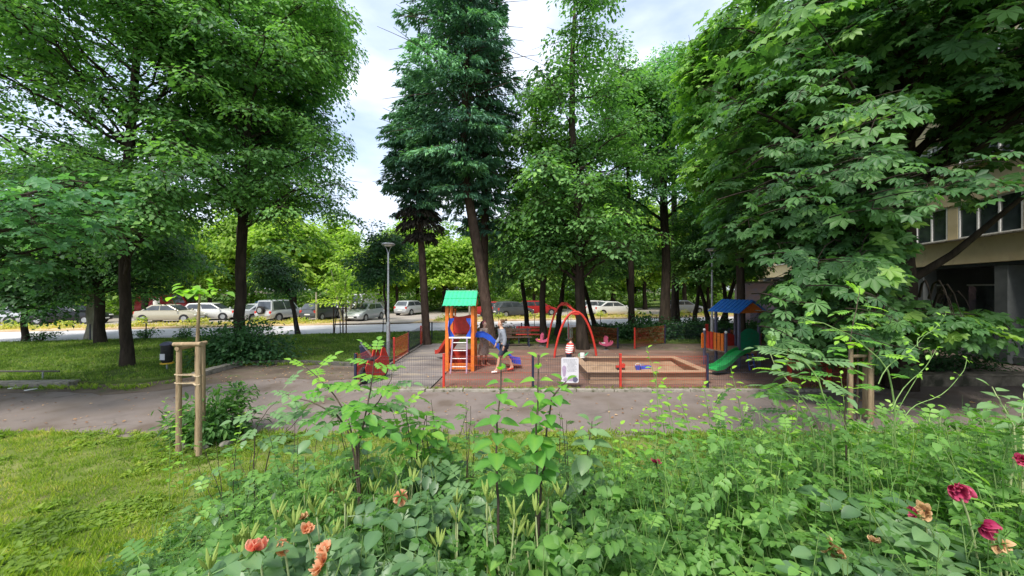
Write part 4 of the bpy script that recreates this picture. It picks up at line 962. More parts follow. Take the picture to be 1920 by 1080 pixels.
for kd_, col, px, py, a, lab in cars: make_car(kd_, col, lab, cpos(px, py), R(a))
# ------------------------------------------------------------------ trees
def pad_template(leaf, n, Rr, size, droop=.3, up=.35, twigs=5, seed=0, leafvar=.3, flat=.12):
    g = np.random.default_rng(seed)
    r = Rr * np.sqrt(g.random(n)); a = g.random(n) * 2 * np.pi
    z = -droop * (r / Rr) ** 2 * Rr + g.normal(0, flat, n)
    P = np.stack([r * np.cos(a), r * np.sin(a), z], 1)
    d = np.stack([np.cos(a), np.sin(a), np.full(n, -.45)], 1) + g.normal(0, .5, (n, 3)) * [1, 1, .5]
    nn = np.stack([np.cos(a) * .3, np.sin(a) * .3, np.ones(n)], 1) + g.normal(0, up, (n, 3))
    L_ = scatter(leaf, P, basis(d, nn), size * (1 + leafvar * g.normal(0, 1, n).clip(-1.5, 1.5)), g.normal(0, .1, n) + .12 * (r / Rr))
    gs = [L_]
    for k in range(twigs):
        a = g.random() * 6.283; q = Rr * (.6 + .35 * g.random())
        tw = tube([(0, 0, 0), (q * .5 * math.cos(a), q * .5 * math.sin(a), -.02), (q * math.cos(a), q * math.sin(a), -droop * Rr * .6)], [.012, .008, .004], 3)
        tw.M[:] = 1; gs.append(tw)
    return gmerge(gs)

def hole(x, y, r): return [(x + r * math.cos(a) * (1 + .3 * math.sin(3 * a + x)), y + r * .8 * math.sin(a)) for a in np.linspace(0, 6.28, 9)[:-1]]
SKY_POLYS = [hole(1262, 405, 24), hole(1228, 470, 16), hole(1312, 405, 16), hole(1278, 480, 14), hole(1335, 350, 10), hole(1130, 300, 12), hole(1100, 200, 9), hole(965, 200, 12), hole(1035, 350, 11), hole(1095, 365, 10), hole(560, 330, 9), hole(300, 30, 14), hole(380, 175, 11), hole(60, 200, 11), hole(982, 300, 22), hole(1062, 415, 13), hole(1196, 335, 24), hole(1214, 262, 16), hole(1168, 425, 12), hole(958, 352, 10), hole(1292, 330, 15), hole(1010, 240, 8), hole(205, 290, 9), hole(500, 240, 8), hole(430, 60, 10), hole(120, 60, 10), hole(590, 420, 14), hole(735, 425, 10),
             [(655, -400), (668, 60), (678, 120), (662, 170), (640, 195), (612, 215), (655, 245), (672, 300), (655, 345), (690, 352), (706, 300), (712, 200), (728, 150), (735, 70), (750, -10), (750, -400)],
             [(948, -400), (962, 20), (985, 60), (975, 110), (990, 130), (1000, 100), (1010, 60), (1050, 25), (1060, -400)],
             [(1160, -400), (1165, 20), (1180, 60), (1168, 105), (1190, 100), (1215, 72), (1260, 68), (1300, 80), (1312, 30), (1318, -400)],
             [(255, 120), (300, 110), (318, 150), (300, 170), (262, 150)]]
def inpoly(x, y, poly):
    c = np.zeros(np.shape(x), bool); n = len(poly)
    for i in range(n):
        x1, y1 = poly[i]; x2, y2 = poly[(i + 1) % n]
        if y1 == y2: continue
        c ^= ((y1 > y) != (y2 > y)) & (x < (x2 - x1) * (y - y1) / (y2 - y1) + x1)
    return c
POLYB = [(p, min(q[0] for q in p), max(q[0] for q in p), min(q[1] for q in p), max(q[1] for q in p)) for p in SKY_POLYS]
def inp1(x, y, poly):
    c = False; j = poly[-1]
    for i in poly:
        if (i[1] > y) != (j[1] > y) and x < (j[0] - i[0]) * (y - i[1]) / (j[1] - i[1]) + i[0]: c = not c
        j = i
    return c
def open_sky1(p, r=.5):
    d = max(.05, p[1]); x = 960 + p[0] / d * FPX; y = 540 - (p[2] - CAM_H) / d * FPX; q = r / max(p[1], 1) * FPX * .7
    x += 9 * math.sin(y * .11 + p[2] * 3) + 6 * math.sin(y * .31 + p[0] * 5); y += 8 * math.sin(x * .13 + p[1] * 3)
    for poly, x0, x1, y0, y1 in POLYB:
        if x + q < x0 or x - q > x1 or y + q < y0 or y - q > y1: continue
        for dx, dy in ((0, 0), (-1, 0), (1, 0), (0, 1), (0, -1)):
            if inp1(x + dx * q, y + dy * q, poly): return False
    return True
def open_sky(P, r=.5):
    return np.array([open_sky1(np.asarray(P).reshape(-1, 3)[0], r)])
def open_sky_old(P, r=.5):
    P = np.atleast_2d(P); x, y = proj(P); rr_ = r / np.maximum(P[:, 1], 1) * FPX * .7
    bad = np.zeros(len(P), bool)
    for poly in SKY_POLYS:
        for dx, dy in ((0, 0), (-1, 0), (1, 0), (0, 1), (0, -1)): bad |= inpoly(x + dx * rr_, y + dy * rr_, poly)
    return ~bad

def tree(label, trunk, radii, c, rad, pads, matname, nl=26, nsub=7, seed=0, keep=None, bark='bark', zlow=None, padscale=1.0, tintb=.4, mid=True, group=None, name='tree', droop=.25, low_open=0.0, cat='tree', fill=0, extra=(), wood_ok=None):
    """trunk: points; c, rad: centre and radii of the crown"""
    g = np.random.default_rng(seed); trunk = np.asarray(trunk, float); base = trunk[0].copy(); tr = np.asarray(radii, float)
    n = len(trunk); tt = np.linspace(0, n - 1, n * 3)
    tp = np.stack([np.interp(tt, range(n), trunk[:, k]) for k in range(3)], 1); rr_ = np.interp(tt, range(n), tr)
    tp[1:-1, :2] += g.normal(0, .025, (len(tp) - 2, 2)); rr_[0] *= 1.35; rr_[1] *= 1.08
    wood = [tube(tp, rr_, 12)]
    c = np.asarray(c, float); rad = np.asarray(rad, float); PP, RM, SC, TI = [], [], [], []
    def addpad(p, out, k=1.0, keepit=True):
        if keep is not None and not bool(np.all(keep(p[None]))): return False
        if not open_sky(p[None], .6)[0]: return False
        a = math.atan2(out[1], out[0]); tl = g.uniform(.05, droop + .35)
        # tilt downwards in the outward direction
        Rz = rotz(a - math.pi / 2); Rx = rotx(-tl); PP.append(p); RM.append(Rz @ Rx @ rotz(g.uniform(0, 6.28))); SC.append(padscale * k * g.uniform(.75, 1.25))
        hz = (p[2] - (c[2] - rad[2])) / (2 * rad[2])
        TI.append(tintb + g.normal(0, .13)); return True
    for i in range(nl):
        for _try in range(12):
            u = g.uniform(-.75, 1.0); a = i * 2.399 + g.normal(0, .35); s = math.sqrt(1 - min(.98, u * u))
            dirv = np.array([s * math.cos(a), s * math.sin(a), u]); e = c + rad * dirv * g.uniform(.72, 1.0)
            if keep is None or np.all(keep(e[None])): 
                if open_sky(e[None], .6)[0]: break
        else: continue
        hd = np.linalg.norm((e - c)[:2]); zs = min(max(e[2] - hd * g.uniform(.35, .7), trunk[0, 2] + (zlow or 2.5)), trunk[-1, 2])
        k = np.searchsorted(trunk[:, 2], zs).clip(1, n - 1); f = (zs - trunk[k - 1, 2]) / max(1e-6, trunk[k, 2] - trunk[k - 1, 2])
        s0 = trunk[k - 1] * (1 - f) + trunk[k] * f; r0 = (tr[k - 1] * (1 - f) + tr[k] * f) * g.uniform(.25, .45)
        m = (s0 + e) / 2 + [0, 0, hd * g.uniform(.1, .25)]; path = bez(s0, m, e, 9)
        path[1:-1] += g.normal(0, .06, (7, 3))
        if wood_ok is not None and not wood_ok(path): continue
        wood.append(tube(path, np.linspace(r0, .015, 9), 6))
        lv = nrm(e - s0); addpad(e, lv)
        for j in range(nsub):
            f = g.uniform(.25, .98); q = path[min(8, int(f * 8))]
            dv = nrm(lv * .6 + g.normal(0, .65, 3) * [1, 1, .55]); ln = g.uniform(.7, 2.1) * (rad.mean() / 5) ** .6
            e2 = q + dv * ln; m2 = (q + e2) / 2 + [0, 0, .12 * ln]
            ok = addpad(e2, dv)
            if mid and g.random() < .6: ok |= addpad((q + e2) / 2 + g.normal(0, .1, 3), dv, .8)
            if ok: wood.append(tube(bez(q, m2, e2, 4), np.linspace(max(.014, r0 * .3 * (1 - f * .6)), .006, 4), 4))
    for i in range(fill):                         # loose outer sprays
        v = nrm(g.normal(0, 1, 3)); v[2] = v[2] * .8 + .1; p = c + rad * v * g.uniform(.55, 1.03); addpad(p, v)
    for c2, r2, n2 in extra:
        for i in range(n2):
            v = nrm(g.normal(0, 1, 3)); p = np.array(c2) + np.array(r2) * v * g.random() ** .4
            if addpad(p, nrm(p - c) * [1, 1, .3]) and i % 4 == 0: wood.append(tube(bez(np.array([trunk[0, 0], trunk[0, 1], p[2] + .8]) * .35 + p * .65, p * .8 + c * .2 + [0, 0, .2], p, 5), [.03, .025, .02, .012, .006], 4))
    t = empty(name, base, label, cat, group)
    gobj('trunk', Geo(*(lambda w: (w.V - base, w.F, w.T, w.M))(gmerge(wood))), M[bark], t, smooth=True)
    PP, RM, SC, TI = map(np.array, (PP, RM, SC, TI)); which = g.integers(0, len(pads), len(PP)); gs = []
    for k, pt in enumerate(pads):
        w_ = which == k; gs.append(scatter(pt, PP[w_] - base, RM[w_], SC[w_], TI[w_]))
    cr_ = gobj('crown', gmerge(gs), [M[matname], M[bark]], t)
    return t
def padset(leaf, n, Rr, size, k=5, **kw): return [pad_template(leaf, n, Rr, size, seed=100 + i, **kw) for i in range(k)]
P_LINDEN = padset(KITE, 125, .74, .128, droop=.35, flat=.09)
P_MID = padset(KITE, 100, .85, .165, droop=.35, flat=.13)
P_FAR = padset(KITE, 62, 1.25, .4, k=4, droop=.3, flat=.25, twigs=2)

# palmate leaf of the horse chestnut
def palmate(n=7, tri=2):
    gs = []
    for k in range(n):
        a = (k - (n - 1) / 2) * (math.pi * 1.45 / n); s = .62 + .38 * math.cos(a * .55)
        lf = Geo([(0, 0, 0), (-.085, .36, .03), (-.2, .72, .015), (0, 1, -.14), (.2, .72, .015), (.085, .36, .03), (0, .55, -.03)], [(0, 6, 1), (1, 6, 2), (2, 6, 3), (3, 6, 4), (4, 6, 5), (5, 6, 0)][::1])
        lf = Geo(lf.V, np.array(lf.F)[:, ::-1]); V = lf.V.copy(); V[:, 2] -= .18 * V[:, 1] ** 2
        c, s_ = math.cos(-a), math.sin(-a); Rz = np.array([[c, -s_, 0], [s_, c, 0], [0, 0, 1]])
        gs.append(Geo((V * s) @ Rz.T, lf.F, np.zeros(len(V))))
    return gmerge(gs)
PALM = palmate()
def palm_lo(n, w=.2):
    gs = []
    for k in range(n):
        a = (k - (n - 1) / 2) * (math.pi * 1.45 / n); s = .62 + .38 * math.cos(a * .55)
        V = np.array([(0, 0, 0), (-w, .66, -.03), (0, 1, -.2), (w, .66, -.03)], float); V[:, 2] += [0, .03, 0, .03]; c, s_ = math.cos(-a), math.sin(-a)
        gs.append(Geo((V * s) @ np.array([[c, -s_, 0], [s_, c, 0], [0, 0, 1]]).T, [(0, 2, 1), (0, 3, 2)], np.zeros(4)))
    return gmerge(gs)
PALM7, PALM5 = palm_lo(6, .24), palm_lo(5, .27)
P_CHEST = [pad_template(PALM7, 22, .6, .19, droop=.4, up=.22, seed=300 + i, flat=.07, twigs=5) for i in range(6)]
P_CHEST2 = [pad_template(PALM5, 20, .65, .21, droop=.4, up=.25, seed=340 + i, flat=.08, twigs=3) for i in range(4)]
P_MAPLE = padset(PALM5, 20, .7, .15, k=4, droop=.3, up=.3, flat=.08)

kp = lambda f: (lambda P: f(*proj(P), P))
# big lindens on the left
tree('tall linden with a dark bare trunk on the left lawn, leftmost big trunk', [(-13.5, 13.1, 0), (-13.6, 13.1, 2.5), (-13.5, 13.0, 6), (-13.3, 13.2, 10), (-13.2, 13.2, 15)], [.17, .16, .15, .12, .05],
     (-13.9, 12.6, 9.6), (5.6, 4.8, 7.2), P_LINDEN, 'linden', nl=44, nsub=9, seed=1, tintb=.5, zlow=3.2, fill=60, keep=kp(lambda x, y, P: (y < 585) & ((y < 480) | (x > 60))))
tree('tall linden with ivy bush round its foot, second big trunk of the left lawn', [(-10.6, 14.6, 0), (-10.65, 14.6, 3), (-10.5, 14.6, 6), (-10.2, 14.5, 11), (-10, 14.5, 16.5)], [.19, .18, .165, .13, .05],
     (-9.8, 14.4, 10.4), (4.6, 4.2, 7.2), P_LINDEN, 'linden', nl=46, nsub=9, seed=2, tintb=.55, zlow=3.6, fill=60, keep=kp(lambda x, y, P: (x < 668) & (y < 470) & ((y < 400) | (x < 450) | (x > 470))))
tree('linden behind the two big left trunks with a bright green high crown', [(-14.95, 20.5, 0), (-14.9, 20.5, 6), (-12.4, 20.5, 16)], [.18, .16, .06],
     (-11.2, 19.7, 12.5), (4.6, 3.5, 6.5), P_MID, 'linden2', nl=30, nsub=8, seed=3, zlow=6, fill=30, keep=kp(lambda x, y, P: (x < 668) & (y < 380)))
tree('maple reaching in from the left edge with broad layered leaf sprays', [(-14.9, 8.8, 0), (-14.9, 8.8, 3), (-14.2, 8.8, 7), (-13.2, 8.8, 11)], [.2, .17, .13, .04],
     (-11.0, 8.6, 6.6), (4.2, 2.8, 3.8), P_MAPLE, 'linden2', nl=30, nsub=8, seed=4, zlow=2.6, fill=20, padscale=.85, keep=kp(lambda x, y, P: (x < 240 - .3 * (y - 300) * (y > 300)) & (y < 560) & (y > 330)), tintb=.4)
tree('shade tree with a stout ivy grown trunk between the lawn and road on the left', [(-20.6, 18.7, 0), (-20.7, 18.7, 3), (-20.5, 18.7, 8)], [.2, .19, .09],
     (-20.5, 18.6, 5.6), (4.6, 3.2, 4.1), P_MID, 'linden', nl=28, nsub=8, seed=5, zlow=2.5, fill=40, tintb=.25)
tree('pale barked tree standing right behind the stout ivy grown trunk', [(-23.2, 20.6, 0), (-23.1, 20.6, 3), (-23, 20.6, 8)], [.24, .2, .08],
     (-23.5, 20.6, 6.8), (3.6, 3, 3.9), P_MID, 'far_dark', nl=20, nsub=7, seed=6, zlow=3, bark='bark_pale', fill=20)
tree('small dark yew like tree by the road at the far left', [(-25.0, 19.2, 0), (-25.1, 19.2, 1.5), (-25.2, 19.2, 4)], [.13, .12, .04],
     (-25.3, 19.2, 3.2), (2.6, 1.6, 2.2), P_MID, 'linden', nl=18, nsub=6, seed=7, zlow=1, fill=10, tintb=.15)
# centre: deciduous trees right of the conifers
tree('broad tree with a dark trunk rising behind the swing frame', [(3.25, 17.1, 0), (3.15, 17.1, 3), (2.9, 17.1, 7), (2.75, 17.2, 11), (2.9, 17.2, 16.6)], [.24, .22, .2, .14, .05],
     (3.2, 17.0, 9.2), (3.3, 3.2, 8.0), P_MID, 'linden', nl=26, nsub=7, seed=8, zlow=3.0, fill=20, keep=kp(lambda x, y, P: (x > 940) & (y < 585)), tintb=.45)
tree('tree with light green sprays in front of the broad swing tree', [(1.6, 18.9, 0), (1.55, 18.9, 4), (1.3, 18.9, 9), (1.2, 18.9, 12)], [.16, .14, .1, .04],
     (1.4, 18.6, 7.6), (2.0, 1.8, 5.2), P_MID, 'maple', nl=24, nsub=7, seed=9, zlow=3.5, keep=kp(lambda x, y, P: (x > 925) & (y < 545)), tintb=.5)
tree('tall tree with a straight slim trunk and round light crown right of the swing', [(10.9, 26.6, 0), (11.0, 26.6, 4), (10.8, 26.6, 9), (10.9, 26.6, 17)], [.36, .3, .27, .08],
     (10.0, 26.0, 11.6), (4.4, 3.4, 6.0), P_MID, 'linden2', nl=26, nsub=7, seed=10, zlow=5, fill=20, padscale=1.25, tintb=.55)
tree('tall hazy tree behind the light round crown near the chestnut', [(13.4, 30.6, 0), (13.3, 30.6, 6), (13.1, 30.6, 20)], [.3, .27, .08],
     (13.2, 30.4, 17.2), (3.9, 3.4, 6.2), P_MID, 'linden2', nl=22, nsub=7, seed=11, zlow=8, fill=10, padscale=1.3, tintb=.6)
tree('middle tree with a crown filling the gap above the play frame', [(7.9, 24.6, 0), (7.8, 24.6, 5), (7.5, 24.5, 15.5)], [.2, .18, .06],
     (7.2, 24.0, 11.5), (3.4, 2.8, 6.2), P_MID, 'linden', nl=20, nsub=7, seed=12, zlow=4.5, fill=10, padscale=1.2, tintb=.5)
slim = [(1.0, 23.6, -.5, 'slim dark tree by the road left of the swing frame'), (2.6, 21.5, .6, 'low spreading tree between the conifers and the swing'), (5.0, 24.2, -1.2, 'pair of leaning slim trunks, left one'),
        (5.5, 24.5, -1.3, 'pair of leaning slim trunks, right one'), (8.9, 27.6, -.8, 'slim leaning trunk left of the tall straight trunk'), (13.4, 27.5, -.9, 'slim leaning trunk right of the tall straight trunk'),
        (15.0, 28.3, -.7, 'leaning trunk between the tall straight trunk and the lamp'), (14.2, 25.5, .2, 'left of two trunks beside the right lamp'), (14.9, 25.9, .3, 'right of two trunks beside the right lamp'), (16.5, 26.5, .0, 'pale trunk behind the blue roof')]
for k, (x, y, ln, lab) in enumerate(slim):
    h = 7 + (k * 37 % 5)
    if k >= 4:
        src = [o for o in bpy.data.objects if o.get('group') == 'slim trees between playground and road'][k % 4]
        c_ = copy_tree(src); c_.name = 'tree'; c_['label'] = lab; c_.location = (x, y, 0); c_.rotation_euler = (0, 0, [0, 2.4, .5, 4.0, 5.5, 1.2][k % 6] if abs(ln) < .5 else 0); c_.scale = (1, 1, .85 + .06 * (k % 5)); continue
    tree(lab, [(x, y, 0), (x + ln * .45, y, 2.2), (x + ln, y, 4.8), (x + ln * 1.1, y, h)], [.15 + .02 * (k % 3), .13, .1, .03], (x + ln, y, h * .66 + .6), (2.3, 1.9, h * .33), P_MID, ['linden', 'far_dark', 'maple'][k % 3], nl=16, nsub=6, seed=20 + k, zlow=2.6, tintb=.3 + .05 * (k % 3), group='slim trees between playground and road')
tree('young dark round crowned tree by the road right of the big dark bush', [(-12.6, 22.0, 0), (-12.9, 22, 1.6), (-13.6, 22, 4.0)], [.13, .11, .04], (-14.0, 22, 3.5), (1.15, 1.1, 1.4), P_MID, 'ivy', nl=12, nsub=4, seed=31, zlow=1.6, fill=16, padscale=.7, tintb=.5)
tree('thin young tree by the road just right of the left lamp', [(-7.6, 23.0, 0), (-7.8, 23, 1.8), (-7.9, 23, 4.4)], [.09, .08, .03], (-7.8, 23, 4.6), (1.7, 1.4, 1.7), P_MID, 'ivy', nl=12, nsub=5, seed=32, zlow=1.8, fill=8, tintb=.5)
# the horse chestnut on the right, with its leaves
CH_HOLES = [hole(1712, 262, 34), hole(1755, 245, 22), hole(1868, 212, 26), hole(1642, 92, 13), hole(1735, 110, 16), hole(1462, 500, 20), hole(1500, 470, 14), hole(1900, 330, 22), hole(1598, 225, 10), hole(1850, 130, 12), hole(1545, 385, 9), hole(1415, 520, 14), hole(1905, 40, 18)]
def chest_keep(x, y, P):
    ok = chest_keep0(x, y, P)
    for i in range(len(x)):
        if not ok[i]: continue
        r_ = .33 / max(P[i, 1], 1) * FPX; a_, b_ = float(x[i]), float(y[i])
        for h_ in CH_HOLES:
            if abs(h_[0][0] - a_) < 90 + r_ and abs(h_[0][1] - b_) < 90 + r_ and any(inp1(a_ + dx * r_, b_ + dy * r_, h_) for dx, dy in ((0, 0), (-1, 0), (1, 0), (0, 1), (0, -1))): ok[i] = False; break
    return ok
def chest_keep0(x, y, P):
    a = (x > 1300 + .14 * np.abs(y - 250)) & (y < 650)
    win = (x > 1695) & (y > 365) & ~((x > 1740) & (x < 1870) & (y > 575) & (y < 610))
    win2 = (x > 1640) & (x < 1730) & (y > 400) & (y < 560)
    low = (x < 1455) & (y > 520 + .0 * x) | (x < 1400) & (y > 480)
    return a & ~win & ~win2 & ~low & (P[:, 1] > 4.2)
def chest_wood(P):
    x, y = proj(P); return not np.any((x > 1715) & (y > 385) & (y < 700))
ch = tree('large horse chestnut with drooping palmate leaves in front of the yellow building', [(10.9, 10.5, 0), (11.0, 10.5, 2.5), (10.9, 10.4, 5), (10.8, 10.3, 8.5), (10.4, 10.2, 12.5)], [.3, .27, .24, .18, .06],
     (10.6, 10.2, 7.3), (5.4, 5.4, 6.4), P_CHEST, 'chestnut', nl=64, nsub=11, seed=13, zlow=2.6, fill=150, wood_ok=chest_wood, extra=[((8.8, 9.0, 3.1), (2.8, 2.6, 2.0), 420), ((8.0, 10.5, 4.6), (2.4, 2.4, 2.2), 160)], keep=kp(chest_keep), tintb=.53, droop=.35, bark='bark')
gobj('limb', gmerge([tube([(0.1, 0, 2.9), (.9, -.5, 3.7), (2.2, -1.0, 5.2)], [.12, .09, .05], 8)]), M['bark'], ch, smooth=True)
tree('darker chestnut behind the big one along the yellow building', [(13.2, 17.0, 0), (13.1, 17, 4), (13.0, 17, 13)], [.3, .26, .08], (13.0, 16.6, 8.6), (4.6, 3.8, 6.4), P_CHEST2, 'chestnut', nl=36, nsub=9, seed=14, zlow=3, fill=60, padscale=1.35, tintb=.3,
     keep=kp(lambda x, y, P: (x > 1330) & (x < 1690) & (y < 540) & ~((x > 1385) & (x < 1500) & (y > 470)) & (chest_keep(x, y, P) | (x < 1440))))
tree('lighter leaved tree at the left flank of the chestnut', [(9.6, 15.6, 0), (9.5, 15.6, 5), (9.3, 15.6, 12)], [.17, .14, .05], (9.1, 15.4, 9.8), (2.3, 2.2, 4.6), P_MAPLE, 'maple', nl=28, nsub=8, seed=15, zlow=4, fill=20, padscale=1.4, tintb=.62, keep=kp(lambda x, y, P: (x > 1290) & (y < 480)))
# the big leaves nearest to the camera on the chestnut are single leaves
gl = np.random.default_rng(77); palm_me = [gmesh('leaf', Geo(PALM.V, PALM.F, PALM.T + tv), M['chestnut']) for tv in (.35, .5, .65, .8)]
cnt = 0; wood = []
while cnt < 230:
    px, py, d = gl.uniform(1420, 1900), gl.uniform(150, 650), gl.uniform(4.7, 6.2)
    p = W(px, py, d)
    if not chest_keep(*proj(p[None]), p[None])[0] and gl.random() > .0: continue
    for j in range(6):
        q = p + gl.normal(0, .16, 3) * [1, 1, .5]
        o = bpy.data.objects.new('leaf', palm_me[gl.integers(0, 4)]); link(o, ch)
        dv = np.array([gl.normal(-.2, .6), gl.normal(-.6, .5), -.5]); nv = np.array([0, -.35, 1]) + gl.normal(0, .25, 3); B = basis(dv[None], nv[None])[0] * gl.uniform(.12, .165)
        mm = Matrix([[*B[0], q[0] - 10.9], [*B[1], q[1] - 10.5], [*B[2], q[2]], [0, 0, 0, 1]]); o.matrix_local = mm; cnt += 1
        wood.append(tube([q - [10.9, 10.5, 0], (p + q) / 2 - [10.9, 10.5, -.02], p + [0, .1, .05] - [10.9, 10.5, 0]], .004, 3))
    wood.append(tube(bez(p + [0, .1, .05] - [10.9, 10.5, 0], p + [.1, .5, .15] - [10.9, 10.5, 0], p + [.15 + .1 * gl.normal(), 1.1, .12] - [10.9, 10.5, 0], 6), np.linspace(.006, .012, 6), 4))
tw_ = gobj('twigs', gmerge(wood), M['bark'], ch); tw_['kind'] = 'stuff'

# conifers
def conifer(label, trunk, radii, prof, nb, seed, keep=None, tintb=.45, dead=None, hang=.6):
    g = np.random.default_rng(seed); trunk = np.asarray(trunk, float); base = trunk[0].copy(); n = len(trunk)
    wood = [tube(np.stack([np.interp(np.linspace(0, n - 1, 16), range(n), trunk[:, k]) for k in range(3)], 1), np.interp(np.linspace(0, n - 1, 16), range(n), radii) * np.array([1.3] + [1] * 15), 12)]
    gs = []
    zt = np.array([p[0] for p in prof]); zl = np.array([p[1] for p in prof])
    for i in range(nb):
        z = zt[0] + (zt[-1] - zt[0]) * ((i + g.random()) / nb); ln = np.interp(z, zt, zl) * g.uniform(.6, 1.1); a = i * 2.399 + g.normal(0, .3)
        s0 = np.array([np.interp(z, trunk[:, 2], trunk[:, k]) for k in range(2)] + [z]); dh = np.array([math.cos(a), math.sin(a), 0])
        e = s0 + dh * ln + [0, 0, -ln * g.uniform(-.15, .75)]; path = bez(s0, (s0 + e) / 2 + [0, 0, ln * .1], e + [0, 0, .12 * ln], 8)
        wood.append(tube(path, np.linspace(.035, .008, 8), 4))
        if keep is not None and not np.all(keep(e[None])): continue
        if not open_sky(e[None], .4)[0]: continue
        m = int(150 * ln + 40); f = g.random(m) ** .75; q = np.stack([np.interp(f * 7, range(8), path[:, k]) for k in range(3)], 1)
        sd = np.sign(g.normal(0, 1, m)); lat = np.cross(dh, [0, 0, 1]); wdt = (1 - .7 * f) * (.3 + .2 * np.sin(f * 23 + i)) * ln * g.random(m) ** .6 + .05
        q = q + dh * (wdt * .55)[:, None] + lat * (sd * wdt)[:, None] + np.stack([np.zeros(m), np.zeros(m), -hang * wdt * g.uniform(.3, 1.0, m)], 1)
        d = dh * .7 + lat * (sd * .6)[:, None] + g.normal(0, .35, (m, 3)) + [0, 0, -.55]
        nn = np.array([0, 0, 1.0]) + g.normal(0, .5, (m, 3))
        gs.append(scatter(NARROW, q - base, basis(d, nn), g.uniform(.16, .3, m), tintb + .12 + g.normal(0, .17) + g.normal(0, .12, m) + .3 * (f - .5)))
    t = empty('conifer_tree', base, label, 'conifer', 'conifers in the middle of the park')
    w_ = gmerge(wood); gobj('trunk', Geo(w_.V - base, w_.F, w_.T), M['bark_brown'], t, smooth=True)
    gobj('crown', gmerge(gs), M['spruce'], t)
    if dead:
        ds = []; 
        for z, r in dead:
            s0 = np.array([np.interp(z, trunk[:, 2], trunk[:, k]) for k in range(2)] + [z]); m = 520
            a = g.random(m) * 6.28; rr_ = r * g.random(m) ** .6; q = s0 + np.stack([rr_ * np.cos(a), rr_ * np.sin(a), .25 * r - .5 * rr_ ** 2 / r + g.normal(0, .08, m)], 1)
            d = np.stack([np.cos(a), np.sin(a), np.full(m, -1.1)], 1) + g.normal(0, .25, (m, 3)); ds.append(scatter(NARROW, q - base, basis(d, g.normal(0, 1, (m, 3))), g.uniform(.2, .42, m), g.random(m)))
        gobj('dry_branches', gmerge(ds), M['dead_spruce'], t)
    return t
conifer('tallest conifer with a slanting bare trunk behind the couple', [(-.95, 17.6, 0), (-1.35, 17.6, 3), (-2.3, 17.7, 8.5), (-2.2, 17.7, 13), (-2.0, 17.7, 20)], [.27, .25, .2, .14, .04],
        [(7.2, 1.5), (8.2, 2.4), (9.5, 3.4), (12, 3.7), (15, 3.5), (17, 3.0), (20, 1.2)], 190, 41, keep=kp(lambda x, y, P: (x > 718 + .12 * np.abs(y - 250)) & (x < 950 + 12 * np.sin(y * .05))))
conifer('straight trunked conifer just right of the slanting one', [(-1.25, 18.9, 0), (-1.4, 18.9, 4), (-1.35, 18.9, 9), (-1.2, 18.9, 18.5)], [.2, .19, .17, .05],
        [(5.5, 1.4), (7.5, 1.9), (10, 2.2), (13, 2.4), (16, 1.8), (18.5, .5)], 110, 42, keep=kp(lambda x, y, P: (x > 860) & (x < 985)), tintb=.35)
conifer('left conifer of three with dry drooping lower branches', [(-4.25, 18.6, 0), (-4.4, 18.6, 3), (-4.7, 18.6, 8), (-4.75, 18.6, 13.7)], [.2, .19, .14, .04],
        [(6.6, 1.0), (8, 2.0), (10, 2.0), (12, 1.4), (13.6, .4)], 110, 43, keep=kp(lambda x, y, P: (x > 702) & (x < 860)), tintb=.35, dead=[(6.6, 1.0), (6.0, 1.1), (5.4, .7)])

# background: bright trees beyond the car park
gb = np.random.default_rng(5); proto = []
for v in range(4):
    h = [11, 13, 10, 12][v]
    t = tree('x', [(0, 0, 0), (.1, 0, h * .3), (-.1, 0, h * .6), (0, 0, h)], [.24, .2, .15, .04], (0, 0, h * .58), (3.7, 3.4, h * .42), P_FAR, ['far', 'far', 'far_dark', 'far'][v], nl=22, nsub=6, seed=60 + v, zlow=2.0, tintb=.45, fill=14)
    proto.append(t); 
    for ch_ in t.children: ch_.name = ch_.name
labs = ['bright yellow green tree in the row beyond the parked cars', 'tall bright green tree beyond the car park', 'darker green tree beyond the car park', 'light green round tree standing beyond the cars']
spots = []
x = -66.0
while x < 62:
    spots.append((x, far_edge(x) + gb.uniform(10.5, 14.5))); x += gb.uniform(4.2, 6.4)
x = -78.0
while x < 80:
    spots.append((x, far_edge(x) + gb.uniform(20, 27))); x += gb.uniform(5, 7.5)
x = -105.0
while x < 110:
    spots.append((x, far_edge(x) + gb.uniform(40, 50))); x += gb.uniform(6.5, 10)
used = [0, 0, 0, 0]
used_l = set()
LMK = [(12, 'beyond the left edge cars'), (85, 'beyond the yew like tree'), (190, 'beyond the stout ivy trunk'), (245, 'beyond the leftmost big trunk'), (322, 'beyond the beige saloon'), (400, 'beyond the white hatchback'), (455, 'beyond the second big trunk'), (531, 'beyond the off-road car'), (606, 'beyond the dark grey hatchback'), (684, 'beyond the small silver hatchback'), (735, 'beyond the left lamp'), (795, 'beyond the left conifer'), (850, 'beyond the green roofed tower'), (910, 'beyond the slanting conifer trunk'), (960, 'right of the conifer trunks'), (1025, 'beyond the red bench'), (1078, 'beyond the swing frame'), (1135, 'beyond the white hatchback and saloon'), (1190, 'beyond the sandbox'), (1245, 'beyond the tall straight trunk'), (1300, 'beyond the leaning slim trunks'), (1340, 'beyond the right lamp'), (1395, 'beyond the blue roof'), (1450, 'beyond the mural block')]
spots = [s_ for s_ in spots if abs(s_[0] / s_[1]) < 1.55]
